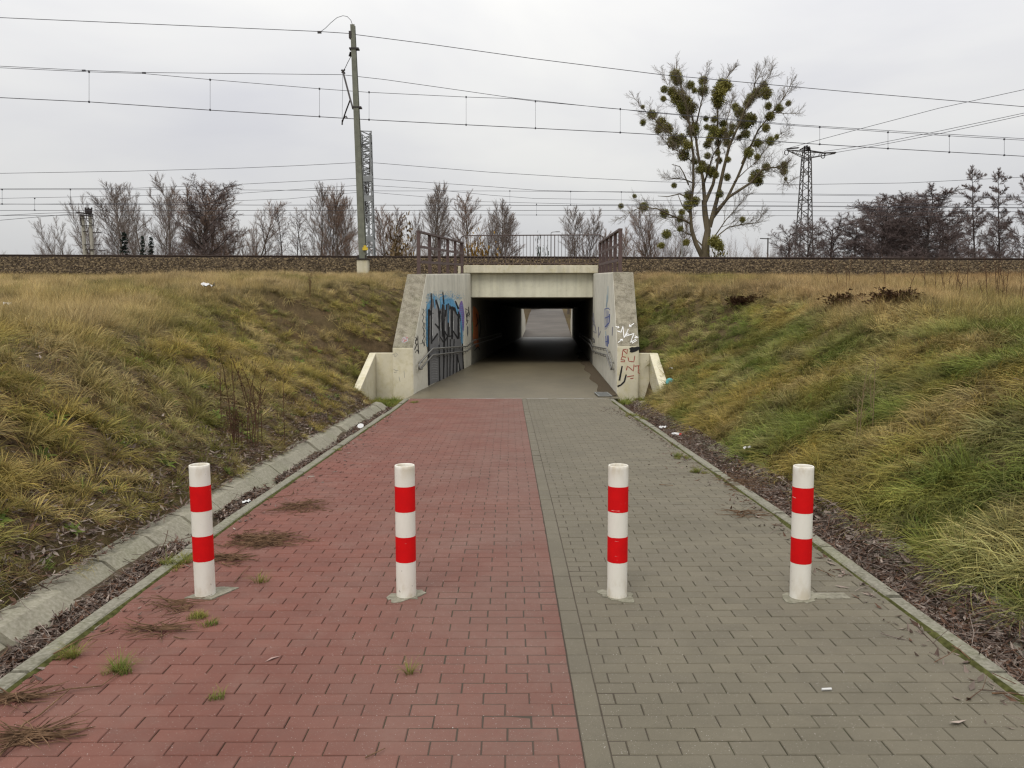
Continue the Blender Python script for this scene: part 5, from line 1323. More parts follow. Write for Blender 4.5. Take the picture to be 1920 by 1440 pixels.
for (x0, y0, x1, y1) in ((1476, 279, 1497, 277), (1500, 281, 1509, 276), (1514, 276, 1520, 283), (1521, 283, 1540, 286), (1542, 287, 1567, 286), (1509, 274, 1509, 283), (1513, 273, 1513, 283), (1517, 275, 1517, 283)):
    m = MB(); a, b = at(x0, y0, 109.3), at(x1, y1, 109.3); m.tube([a, b], 0.10, 6)
    for t in np.linspace(0, 1, 7): m.lathe([(0.05, -0.05), (0.17, 0), (0.05, 0.05)], tuple(a.lerp(b, t)), 6)
    ppart(m, 'insulator', M['insulator'])
for x, y in ((1474.5, 286), (1543, 292)):
    m = MB(); c = at(x, y, 109.5); ring_ = [c + Vector((0.27 * math.cos(a), 0, 0.33 * math.sin(a))) for a in np.linspace(0, 2 * math.pi, 13)]; m.tube(ring_, 0.06, 5); ppart(m, 'arcing_ring', M['insulator'])
hb = at(165, 474, 95.0); hb.z = 2.6
hp = thing('concrete_pole', 'pale double concrete pole carrying a transformer crossbar, far left', 'utility pole', tuple(hb)); inv = Matrix.Translation(-hb)
def hpart(m, nm, mat):
    o = m.build(nm, mat, hp); o.matrix_parent_inverse = inv
for (xa, xb) in ((161.5, 154.5), (176.5, 168.5)):
    a = at(xa, 480, 95); a.z = 2.6; b = at(xb, 402, 95); m = MB(); m.tube([a, b], [0.26, 0.20], 8); hpart(m, 'pole', M['far_pole'])
m = MB(); m.bar(at(143, 398, 94.8), at(175, 402, 94.8), 0.15, 0.16); m.bar(at(150, 403, 94.8), at(174, 405, 94.8), 0.2, 0.14); hpart(m, 'crossbar', M['insulator'])
for k in range(5):
    a = at(160 + k * 3, 389 + (k % 2) * 2, 94.7); m = MB(); m.tube([a, at(161 + k * 2.6, 400, 94.7)], 0.09, 6); hpart(m, 'insulator', M['insulator'])
m = MB()
for (x0, y0, x1, y1) in ((150, 410, 174, 410), (153, 423, 175, 423), (150, 404, 153, 424), (174, 404, 175, 424), (153, 405, 175, 422)): m.bar(at(x0, y0, 94.7), at(x1, y1, 94.7), 0.07, 0.07)
hpart(m, 'frame', M['insulator'])
for yy, x0, x1 in ((434, 156, 165), (436, 174, 190), (459, 158, 168), (459, 176, 189), (468, 160, 178), (470, 185, 197)):
    m = MB(); m.bar(at(x0, yy, 94.7), at(x1, yy, 94.7), 0.16, 0.09); hpart(m, 'step_iron', M['insulator'])
def lamp(x, yt, d, arm, col, label):
    b = at(x, 478, d); b.z = 2.4; t = at(x, yt, d); r_ = thing('street_lamp', label, 'street lamp', tuple(b)); iv = Matrix.Translation(-b)
    m = MB(); m.tube([b, t + Vector((0, 0, -0.4)), t + Vector((0.05 * arm, 0, -0.1)), t + Vector((0.3 * arm, 0, 0)), t + Vector((0.8 * arm, 0, 0.03))], [0.10, 0.065, 0.06, 0.05, 0.045], 7); o = m.build('post', col, r_, True); o.matrix_parent_inverse = iv
    m = MB(); h = t + Vector((1.05 * arm, 0, 0.04)); m.lathe([(0.0, -0.07), (0.10, -0.06), (0.13, 0), (0.08, 0.06), (0, 0.07)], (0, 0, 0), 10); m.v[-1] = np.array([(h.x + q[0] * 3.4, h.y + q[1] * 1.2, h.z + q[2]) for q in m.v[-1]]); o = m.build('lamp_head', col, r_, True); o.matrix_parent_inverse = iv
lamp(1033, 435, 128, 1, M['lamp_grey'], 'grey street lamp seen through the picket fence')
lamp(1279.5, 408, 80, -1, M['lamp_white'], 'pale street lamp post beside the trunk of the mistletoe tree')
q = at(1440, 478, 140); q.z = 2.5; pr = thing('far_post', 'thin dark post with a crossbar far away between mistletoe tree and pylon', 'utility pole', tuple(q)); iv = Matrix.Translation(-q)
m = MB(); m.tube([q, at(1440, 446, 140)], 0.12, 6); o = m.build('pole', M['pylon'], pr); o.matrix_parent_inverse = iv
m = MB(); m.bar(at(1425, 447, 140), at(1446, 448, 140), 0.15, 0.15); o = m.build('crossbar', M['pylon'], pr); o.matrix_parent_inverse = iv

# ------------------------------------------------------------------ trees: tapered trunks, limbs and fine bare twigs
class TB:
    """batches of tapered tubes, built with numpy"""
    def __init__(s): s.g = {}
    def add(s, P, r_, n):
        s.g.setdefault((len(P), n), []).append((P, r_))
    def mesh(s, name, mat):
        Vs, Qs, base = [], [], 0
        for (k, n), L in s.g.items():
            P = np.array([p for p, _ in L], float); Rr = np.array([q for _, q in L], float)
            T = np.empty_like(P); T[:, 1:-1] = P[:, 2:] - P[:, :-2] if k > 2 else T[:, 1:-1]; T[:, 0] = P[:, 1] - P[:, 0]; T[:, -1] = P[:, -1] - P[:, -2]
            T /= np.linalg.norm(T, axis=2, keepdims=True) + 1e-9
            ref = np.where(np.abs(T[:, :1, 2:3]) > 0.9, np.array([1.0, 0, 0]), np.array([0, 0, 1.0]))
            Uu = np.cross(T, ref); Uu /= np.linalg.norm(Uu, axis=2, keepdims=True) + 1e-9; B = np.cross(T, Uu)
            a = np.arange(n) * 2 * np.pi / n
            V = P[:, :, None] + (Uu[:, :, None] * np.cos(a)[None, None, :, None] + B[:, :, None] * np.sin(a)[None, None, :, None]) * Rr[:, :, None, None]
            m_ = len(L); V = V.reshape(-1, 3)
            b, i, j = np.meshgrid(np.arange(m_), np.arange(k - 1), np.arange(n), indexing='ij'); j2 = (j + 1) % n
            o = base + b * k * n
            Qs.append(np.stack([o + i * n + j, o + i * n + j2, o + (i + 1) * n + j2, o + (i + 1) * n + j], -1).reshape(-1, 4))
            Vs.append(V); base += len(V)
        return np_mesh(name, np.concatenate(Vs), np.concatenate(Qs), mat, smooth=True)
def unit(v): return v / (np.linalg.norm(v) + 1e-9)
class Tree:
    def __init__(s, seed, levels, trop=0.0):
        s.r = random.Random(seed); s.lv = levels; s.wood, s.twigs = TB(), TB(); s.tr = trop; s.ends = []
    def rv(s): return np.array([s.r.gauss(0, 1), s.r.gauss(0, 1), s.r.gauss(0, 1)])
    def limb(s, p, d, L, rad, lev, k=None):
        c = s.lv[lev]; k = k or c.get('k', 4); P, D = [p], [d]
        for i in range(k - 1):
            d = unit(d + s.rv() * c.get('wob', 0.10) + np.array([0, 0, c.get('up', s.tr)])); p = p + d * L / (k - 1); P.append(p); D.append(d)
        tip = c.get('tip', 0.25); rr = [rad * (1 - (1 - tip) * i / (k - 1)) for i in range(k)]
        (s.twigs if c.get('twig') else s.wood).add(P, rr, c.get('n', 4))
        s.ends.append((P[-1], lev)); s.kids(P, D, L, rad, lev)
    def kids(s, P, D, L, rad, lev):
        if lev + 1 >= len(s.lv): return
        c = s.lv[lev + 1]; n = s.r.randint(*c['count']); t0 = c.get('t0', 0.2); k = len(P)
        az0 = s.r.uniform(0, 6.28)
        for q in range(n):
            t = t0 + (1 - t0) * ((q + s.r.random()) / n); f_ = t * (k - 1); i = min(int(f_), k - 2); u = f_ - i
            pp = P[i] * (1 - u) + P[i + 1] * u; dd = unit(D[min(i + 1, k - 1)])
            ref = np.array([1.0, 0, 0]) if abs(dd[2]) > 0.8 else np.array([0, 0, 1.0])
            a = unit(np.cross(dd, ref)); b = np.cross(dd, a); az = az0 + q * 2.4 + s.r.uniform(-0.6, 0.6)
            ang = R(s.r.uniform(*c['ang'])); nd = dd * math.cos(ang) + (a * math.cos(az) + b * math.sin(az)) * math.sin(ang)
            if c.get('flat'): nd = unit(nd * np.array([1, 1, c['flat']]))
            sh = c.get('shape'); Lr = s.r.uniform(*c['len']) * (sh(t) if sh else (1 - 0.35 * t))
            Lk = (c['abs'] if 'abs' in c else L) * Lr
            s.limb(pp, nd, Lk, max(c.get('rmin', 0.006), rad * c.get('rr', 0.45) * (1 - 0.5 * t)), lev + 1)
    def leaves(s): pass
def make_tree(seed, levels, stems, mats, H=10.0, ax=0.0):
    t = Tree(seed, levels)
    for q in range(stems):
        a = t.r.uniform(0, 6.28) + q * 2.4; ln = ax * t.r.uniform(0.5, 1.2) if stems > 1 else ax * 0.3
        d = unit(np.array([math.cos(a) * ln, math.sin(a) * ln, 1.0])); p = np.array([math.cos(a), math.sin(a), 0]) * (0.12 * stems if stems > 1 else 0)
        t.limb(p + np.array([0, 0, -0.3]), d, H * t.r.uniform(0.82, 1.0) if q else H, levels[0]['rad'], 0)
    return t.wood.mesh('trunk', mats[0]), t.twigs.mesh('crown', mats[1])
GREY, WARM, DARK = (M['bark_grey'], M['twig_grey']), (M['bark_grey'], M['twig_warm']), (M['bark_dark'], M['twig_dark'])
def poplar(seed, mats, rad=0.13):   # ascending limbs, narrow brush-like crown
    lv = [dict(rad=rad, k=7, n=6, tip=0.08, wob=0.05, up=0.04), dict(count=(24, 29), ang=(24, 44), len=(0.26, 0.42), t0=0.12, rr=0.30, k=5, n=4, wob=0.09, up=0.12, shape=lambda t: (0.55 + 0.9 * t) * (1.25 - t)),
          dict(count=(10, 13), ang=(18, 40), len=(0.32, 0.52), t0=0.12, rr=0.5, rmin=0.0095, k=3, n=3, wob=0.08, up=0.16, twig=True), dict(count=(17, 21), ang=(14, 40), len=(0.35, 0.75), t0=0.05, rr=0.55, rmin=0.0072, k=3, n=3, wob=0.07, up=0.14, twig=True)]
    return make_tree(seed, lv, 1, mats, 10, 0.15)
def willow(seed, mats, stems=3):    # several leaning stems, wide ascending crown
    lv = [dict(rad=0.14, k=7, n=6, tip=0.07, wob=0.08, up=0.07), dict(count=(13, 16), ang=(22, 46), len=(0.30, 0.48), t0=0.15, rr=0.32, k=5, n=4, wob=0.11, up=0.12, shape=lambda t: 1.15 - 0.72 * t),
          dict(count=(9, 12), ang=(20, 44), len=(0.32, 0.52), t0=0.12, rr=0.5, rmin=0.0090, k=3, n=3, wob=0.10, up=0.13, twig=True), dict(count=(15, 19), ang=(16, 44), len=(0.36, 0.75), t0=0.05, rr=0.55, rmin=0.0070, k=3, n=3, wob=0.09, up=0.11, twig=True)]
    return make_tree(seed, lv, stems, mats, 10, 0.36)
def alder(seed, mats):              # thin straight trunk, short level branches
    lv = [dict(rad=0.11, k=8, n=6, tip=0.10, wob=0.035, up=0.03), dict(count=(30, 36), ang=(40, 70), len=(0.14, 0.25), t0=0.2, rr=0.28, k=4, n=4, wob=0.12, up=0.08, shape=lambda t: 1.2 - 0.75 * t),
          dict(count=(8, 10), ang=(22, 55), len=(0.3, 0.55), t0=0.15, rr=0.5, rmin=0.010, k=3, n=3, wob=0.15, up=0.05, twig=True), dict(count=(7, 9), ang=(20, 50), len=(0.3, 0.65), t0=0.15, rr=0.6, rmin=0.008, k=3, n=3, wob=0.15, up=0.04, twig=True)]
    return make_tree(seed, lv, 1, mats, 10, 0.1)
def darkoak(seed, mats):            # dense dark crown on a clear trunk
    lv = [dict(rad=0.17, k=7, n=7, tip=0.12, wob=0.05, up=0.03), dict(count=(24, 28), ang=(32, 72), len=(0.24, 0.38), t0=0.24, rr=0.38, k=5, n=4, wob=0.14, up=0.07, shape=lambda t: 1.1 - 0.45 * t),
          dict(count=(11, 14), ang=(25, 58), len=(0.3, 0.5), t0=0.15, rr=0.45, rmin=0.013, k=3, n=3, wob=0.18, up=0.03, twig=True), dict(count=(19, 23), ang=(25, 65), len=(0.28, 0.6), t0=0.05, rr=0.55, rmin=0.012, k=3, n=3, wob=0.2, up=0.02, twig=True)]
    return make_tree(seed, lv, 1, mats, 10, 0.12)
def tiered(seed, mats, dens=1.0, wide=1.0):   # larch-like tree: sprays in loose layers along a straight trunk
    lv = [dict(rad=0.13, k=8, n=6, tip=0.12, wob=0.025, up=0.02), dict(count=(int(36 * dens), int(42 * dens)), ang=(50, 84), len=(0.18 * wide, 0.34 * wide), t0=0.20, rr=0.28, k=5, n=4, wob=0.12, up=0.06, shape=lambda t: 1.15 - 0.72 * t if t > 0.45 else 0.6 + 0.5 * t),
          dict(count=(11, 14), ang=(25, 60), len=(0.28, 0.5), t0=0.15, rr=0.42, rmin=0.013, k=3, n=3, wob=0.16, up=0.07, flat=0.65, twig=True), dict(count=(18, 22), ang=(22, 65), len=(0.3, 0.7), t0=0.05, rr=0.55, rmin=0.0125, k=3, n=3, wob=0.2, up=0.05, twig=True)]
    return make_tree(seed, lv, 1, mats, 10, 0.08)
def shrub(seed, mats, stems=11):
    lv = [dict(rad=0.05, k=5, n=4, tip=0.15, wob=0.12, up=0.03), dict(count=(10, 13), ang=(18, 45), len=(0.25, 0.45), t0=0.12, rr=0.5, rmin=0.013, k=4, n=3, wob=0.13, up=0.06, twig=True), dict(count=(16, 20), ang=(18, 50), len=(0.35, 0.65), t0=0.08, rr=0.5, rmin=0.010, k=3, n=3, wob=0.14, up=0.05, twig=True)]
    return make_tree(seed, lv, stems, mats, 10, 0.55)
KIND = {'poplar': [poplar(1, GREY), poplar(2, GREY, 0.11), poplar(3, WARM, 0.12)], 'willow': [willow(4, GREY), willow(5, WARM, 4)], 'alder': [alder(6, DARK), alder(7, (M['bark_dark'], M['twig_grey']))],
        'dark': [darkoak(8, DARK), darkoak(18, DARK)], 'tiered': [tiered(9, DARK), tiered(10, DARK, 1.2, 1.1), tiered(11, DARK, 0.9, 0.8)], 'shrub': [shrub(12, WARM), shrub(13, GREY), shrub(14, DARK)]}
EXT = {}
for k, L in KIND.items():
    EXT[k] = []
    for w_, c_ in L:
        co = np.empty(len(c_.vertices) * 3, np.float32); c_.vertices.foreach_get('co', co); co = co.reshape(-1, 3)
        EXT[k].append((float(np.percentile(np.abs(co[:, 0]), 98)), float(co[:, 2].max())))
def plant_tree(name, x, yt, hw, d, kind, v, label, group, z0=2.4, cat='tree'):
    """x, yt: where its top shows; hw: half width of the crown, both as seen at distance d"""
    b = at(x, 478, d); b.z = z0; top_ = at(x, yt, d); ew, eh = EXT[kind][v]
    r_ = thing(name, label, cat, tuple(b), group)
    sz = (top_.z - z0) / eh; sw = 1.38 * hw * d / F_PX / ew
    wm, cm_ = KIND[kind][v]
    a = link('trunk', wm, r_); c = link('crown', cm_, r_)
    r_.scale = (sw, sw, sz); r_.rotation_euler = (0, 0, rng.choice((0, 0, math.pi)) + rng.uniform(-0.5, 0.5))
    return r_
GP = 'bare trees beyond the railway'
TREES = [
    ('willow_tree', 150, 388, 46, 100, 'willow', 0, 'bare leaning willow right behind the double concrete pole'),
    ('willow_tree', 205, 342, 46, 104, 'willow', 0, 'bare many stemmed tree just right of the double concrete pole'),
    ('poplar_tree', 243, 340, 38, 108, 'poplar', 1, 'bare poplar left of the two small spruces'),
    ('willow_tree', 294, 322, 52, 100, 'willow', 0, 'tall bare many stemmed tree rising behind the two small spruces'),
    ('poplar_tree', 322, 316, 42, 103, 'poplar', 0, 'tallest bare poplar of the left group, left of the dark crowned tree'),
    ('dark_tree', 373, 328, 46, 92, 'dark', 0, 'tree with a dense dark brown crown in the left group'),
    ('poplar_tree', 408, 338, 44, 106, 'poplar', 2, 'bare poplar partly behind the dark crowned tree on its right'),
    ('willow_tree', 432, 348, 68, 97, 'willow', 1, 'broad bare tree with several stems right of the dark crowned tree'),
    ('willow_tree', 470, 396, 34, 110, 'willow', 0, 'lower bare tree at the right end of the left group'),
    ('alder_tree', 505, 392, 22, 100, 'alder', 1, 'thin bare alder, first from the left of the open row'),
    ('alder_tree', 528, 378, 22, 102, 'alder', 0, 'thin bare alder with the darkest top in the open row'),
    ('alder_tree', 552, 383, 22, 98, 'alder', 1, 'thin bare alder, third of the open row'),
    ('alder_tree', 570, 392, 18, 104, 'alder', 0, 'thin bare alder next to the tall poplars left of the mast'),
    ('poplar_tree', 594, 338, 26, 100, 'poplar', 1, 'tall slender poplar, leftmost of those beside the mast'),
    ('poplar_tree', 617, 341, 27, 103, 'poplar', 0, 'tall slender poplar, second of those left of the mast'),
    ('poplar_tree', 636, 346, 26, 98, 'poplar', 2, 'tall slender poplar with a thick trunk left of the mast'),
    ('poplar_tree', 657, 366, 20, 105, 'poplar', 1, 'slender poplar touching the mast on its left'),
    ('poplar_tree', 716, 378, 22, 102, 'poplar', 2, 'brown poplar just right of the gantry'),
    ('poplar_tree', 745, 385, 22, 105, 'poplar', 2, 'brown poplar between gantry and railing'),
    ('poplar_tree', 766, 392, 18, 100, 'poplar', 0, 'bare poplar behind the left railing'),
    ('poplar_tree', 808, 338, 27, 98, 'poplar', 0, 'tall poplar above the left railing, leftmost of its row'),
    ('poplar_tree', 834, 343, 27, 101, 'poplar', 1, 'tall poplar above the left railing, second of its row'),
    ('poplar_tree', 872, 350, 26, 99, 'poplar', 2, 'tall poplar above the left end of the picket fence'),
    ('poplar_tree', 903, 385, 22, 104, 'poplar', 0, 'lower poplar behind the left part of the picket fence'),
    ('poplar_tree', 930, 370, 26, 100, 'poplar', 1, 'poplar behind the picket fence, right end of its row'),
    ('poplar_tree', 952, 388, 22, 103, 'poplar', 2, 'short poplar behind the middle of the picket fence'),
    ('poplar_tree', 1066, 382, 26, 99, 'poplar', 1, 'poplar just right of the grey street lamp'),
    ('poplar_tree', 1094, 388, 26, 102, 'poplar', 0, 'poplar behind the right end of the picket fence'),
    ('poplar_tree', 1138, 424, 14, 130, 'poplar', 2, 'small distant tree behind the right railing'),
    ('poplar_tree', 1170, 420, 16, 130, 'poplar', 2, 'small distant tree just right of the right railing'),
    ('willow_tree', 1236, 372, 48, 86, 'willow', 1, 'brown bushy tree left of the mistletoe tree'),
    ('dark_tree', 1478, 412, 36, 128, 'dark', 0, 'low dark tree left of the pylon foot'),
    ('dark_tree', 1508, 404, 34, 104, 'dark', 1, 'dark tree in front of the pylon foot'),
    ('dark_tree', 1558, 398, 44, 112, 'dark', 0, 'dark round tree just right of the pylon'),
    ('tiered_tree', 1600, 400, 34, 118, 'tiered', 0, 'dark tree in the dip right of the round one'),
    ('tiered_tree', 1643, 366, 50, 104, 'tiered', 1, 'dark spreading tree rising towards the tallest dark group'),
    ('dark_tree', 1620, 376, 46, 116, 'dark', 1, 'dark round tree behind the dip'),
    ('dark_tree', 1668, 372, 50, 120, 'dark', 0, 'dark tree filling the gap behind the spreading tree'),
    ('dark_tree', 1715, 352, 52, 118, 'dark', 1, 'dark tree filling the gap behind the tallest tree'),
    ('dark_tree', 1765, 378, 46, 120, 'dark', 0, 'dark tree behind the right end of the dark group'),
    ('tiered_tree', 1690, 362, 44, 108, 'tiered', 0, 'dark tree in the middle of the tallest dark group'),
    ('tiered_tree', 1738, 341, 56, 100, 'tiered', 1, 'tallest and broadest of the dark trees on the right'),
    ('tiered_tree', 1778, 410, 34, 112, 'tiered', 0, 'low dark tree at the right end of the dark group'),
    ('larch_tree', 1836, 310, 27, 84, 'tiered', 2, 'tall airy conifer with a straight trunk, left of the last two'),
    ('larch_tree', 1882, 315, 25, 86, 'tiered', 2, 'tall airy conifer second from the right edge'),
    ('larch_tree', 1921, 320, 25, 83, 'tiered', 0, 'tall dark conifer cut by the right edge of the view'),
    ('dark_tree', 1862, 405, 26, 105, 'dark', 1, 'dark leaning tree low between the last two conifers'),
]
for t in TREES: plant_tree(*t[:8], GP)
SHR = [(18, 450, 40, 150, 0, 'reddish thicket far away at the left edge'), (95, 422, 26, 120, 1, 'grey bare thicket left of the double concrete pole'), (215, 430, 28, 90, 2, 'dark brown bush between the poplars and the spruces'), (400, 452, 26, 88, 0, 'brown bush below the dark crowned tree'),
       (335, 425, 22, 95, 2, 'dark bush right of the two small spruces'), (560, 452, 20, 90, 0, 'reddish bush at the foot of the thin alders'), (640, 455, 26, 96, 0, 'low brown bush left of the mast foot'), (725, 420, 44, 84, 0, 'dense warm brown bush between gantry and left railing'), (770, 436, 26, 90, 0, 'brown bush right behind the left railing'),
       (1215, 425, 44, 84, 0, 'red brown bush low beside the right railing'), (1262, 420, 30, 88, 2, 'dark bush behind the pale lamp post'), (1365, 430, 40, 100, 0, 'brown thicket right behind the mistletoe tree trunk'), (1405, 440, 36, 130, 1, 'grey far thicket between mistletoe tree and pylon'), (1455, 440, 30, 125, 0, 'reddish far thicket left of the dark trees'),
       (1530, 452, 30, 108, 2, 'dark undergrowth right of the pylon foot'), (1660, 456, 30, 98, 2, 'dark undergrowth below the spreading dark tree'), (1800, 450, 30, 92, 2, 'dark undergrowth left of the airy conifers'), (1895, 448, 44, 88, 2, 'dark undergrowth at the right edge')]
for x, yt, hw, d, v, lb in SHR: plant_tree('bush', x, yt, hw, d, 'shrub', v, lb, 'bare bushes beyond the railway', cat='bush')
# low scrub along the far side of the line: one mass, nobody could count it
SCRUB = coll_of('scrub', [KIND['shrub'][0][1], KIND['shrub'][1][1], KIND['willow'][0][1], KIND['willow'][1][1]])
P = []; sc_l = []; ix_ = []
for x0_, x1_, nn2, h0, h1 in ((60, 470, 46, 2.4, 5.5), (470, 700, 26, 2.0, 4.6), (700, 1000, 30, 2.2, 4.6), (1030, 1130, 8, 1.8, 3.6), (1150, 1290, 14, 2.2, 4.5), (1330, 1480, 16, 2.0, 4.0), (1480, 1940, 34, 2.4, 5.0)):
    for _ in range(nn2):
        q = at(rng.uniform(x0_, x1_), 478, rng.uniform(96, 140)); P.append((q.x, q.y, 2.7)); sc_l.append(rng.uniform(h0, h1) / 10.0 * 1.25); ix_.append(rng.choice((0, 1, 1, 2, 3)))
scatter('undergrowth', 'low bare scrub filling the gaps below the trees beyond the railway', np.array(P), np.stack([np.zeros(len(P)), np.zeros(len(P)), nr.uniform(0, 6.28, len(P))], 1), sc_l, ix_, np.ones((len(P), 3)), SCRUB)
# evergreens
def needle_tree(seed, mat):
    rr = random.Random(seed); m = MB(); H = 10.0; V, Qd = [], []
    m.tube([(0, 0, -0.3), (0, 0, H * 0.95)], [0.16, 0.02], 6)
    lv = 17
    for k in range(lv):
        z = 0.5 + (H - 0.7) * k / lv; rd = 2.3 * (1 - z / H) ** 0.9 + 0.1
        for q in range(11):
            a = q * 0.571 + k * 0.9 + rr.uniform(-0.25, 0.25); L = rd * rr.uniform(0.6, 1.2); st = 7; zo = rr.uniform(-0.4, 0.4)
            for i in range(st):
                t = (i + 1) / st; p = np.array([math.cos(a) * L * t, math.sin(a) * L * t, z + zo - 0.35 * L * t + 0.22 * L * t * t])
                for e in range(4):
                    w_ = 0.10 + 0.16 * rr.random(); b = a + rr.uniform(-1.4, 1.4); dd = np.array([math.cos(b), math.sin(b), rr.uniform(-0.6, 0.25)]) * w_ * 1.7; sd = np.array([-math.sin(b), math.cos(b), rr.uniform(-0.5, 0.5)]) * w_ * 0.35
                    n0 = len(V); V.extend([p - sd, p + dd * 0.6 - sd * 0.8, p + dd, p + dd * 0.5 + sd]); Qd.append((n0, n0 + 1, n0 + 2, n0 + 3))
    return m.mesh('trunk', M['bark_dark']), np_mesh('foliage', V, Qd, mat)
sp = needle_tree(5, M['needle'])
for x, yt, hw, d, lb in ((268, 437, 12, 84, 'small dark green spruce, left of the pair'), (284, 439, 15, 85, 'small dark green spruce, right of the pair'), (234, 430, 20, 88, 'dark spruce half hidden among the poplars left of the pair')):
    b = at(x, 478, d); b.z = 2.4; r_ = thing('spruce_tree', lb, 'tree', tuple(b), 'spruces beyond the railway'); link('trunk', sp[0], r_); link('foliage', sp[1], r_)
    s_ = (at(x, yt, d).z - 2.4) / 10; r_.scale = (hw * d / F_PX / 2.1, hw * d / F_PX / 2.1, s_)
def leafball(seed, mat, n=900, flatten=0.8):
    rr = random.Random(seed); V, Qd = [], []
    cl = [(rr.gauss(0, 0.45), rr.gauss(0, 0.45), abs(rr.gauss(0.45, 0.25))) for _ in range(26)]
    for i in range(n):
        c = cl[i % len(cl)]; p = np.array(c) + np.array([rr.gauss(0, 0.17), rr.gauss(0, 0.17), rr.gauss(0, 0.13)]); a, w_ = rr.uniform(0, 6.28), rr.uniform(0.05, 0.10)
        dd = np.array([math.cos(a), math.sin(a), rr.uniform(-0.7, 0.7)]) * w_; sd = np.array([-math.sin(a), math.cos(a), rr.uniform(-0.7, 0.7)]) * w_ * 0.5; n0 = len(V); V.extend([p - dd, p - sd, p + dd, p + sd]); Qd.append((n0, n0 + 1, n0 + 2, n0 + 3))
    return np_mesh('foliage', V, Qd, mat)
def leafy(x, yt, hw, d, mat, lb, seed):
    b = at(x, 478, d); b.z = 2.9; r_ = thing('leafy_bush', lb, 'bush', tuple(b)); link('foliage', leafball(seed, mat), r_)
    m = MB()
    for k in range(6): m.tube([(0, 0, -0.4), (0.25 * math.cos(k * 1.05), 0.25 * math.sin(k * 1.05), 0.5)], [0.03, 0.012], 4)
    m.build('stems', M['bark_dark'], r_); r_.scale = (hw * d / F_PX / 0.95,) * 2 + ((at(x, yt, d).z - 2.9) / 0.95,)
leafy(1011, 464, 15, 140, M['ever'], 'round dark evergreen bush seen through the picket fence', 3)
leafy(1003, 560, 22, 113, M['amber'], 'amber hedge beside the far path, seen through the underpass', 9)
leafy(880, 452, 14, 76, M['amber'], 'amber leaved bush behind the left end of the picket fence', 4)
leafy(900, 464, 28, 76, M['amber'], 'low amber thicket behind the picket fence, right of the taller one', 5)
leafy(748, 452, 34, 78, simple('brown_leaf', (0.115, 0.075, 0.030), 0.4, 1.5), 'olive brown leafy thicket behind the left railing', 6)
leafy(1340, 462, 24, 79, simple('ivy', (0.13, 0.11, 0.03), 0.4, 1.5), 'ivy and sprouts round the foot of the mistletoe tree', 7)

# ------------------------------------------------------------------ the big mistletoe tree
TD = 78.0
def tpt(cx_, cy_, dy): return at(1120 + cx_ / 3.51, 90 + cy_ / 3.51, TD + dy)
base_ = tpt(712, 1372, 0); base_.z = 2.5
big = thing('mistletoe_tree', 'big bare tree hung all over with round green mistletoe balls', 'tree', tuple(base_))
bt_ = Tree(77, [dict(), dict(count=(6, 8), ang=(20, 50), len=(0.45, 0.9), t0=0.2, rr=0.5, k=4, n=4, wob=0.16, up=0.10, rmin=0.014, twig=True), dict(count=(6, 8), ang=(20, 50), len=(0.4, 0.6), t0=0.15, rr=0.42, k=3, n=3, wob=0.16, up=0.10, rmin=0.010, twig=True),
                dict(count=(6, 8), ang=(20, 45), len=(0.45, 0.75), t0=0.1, rr=0.6, k=3, n=3, wob=0.16, up=0.06, rmin=0.0075, twig=True)])
bt_.lv[1]['abs'] = 2.5; bt_.lv[1]['shape'] = lambda t: 1.12 - 0.5 * t
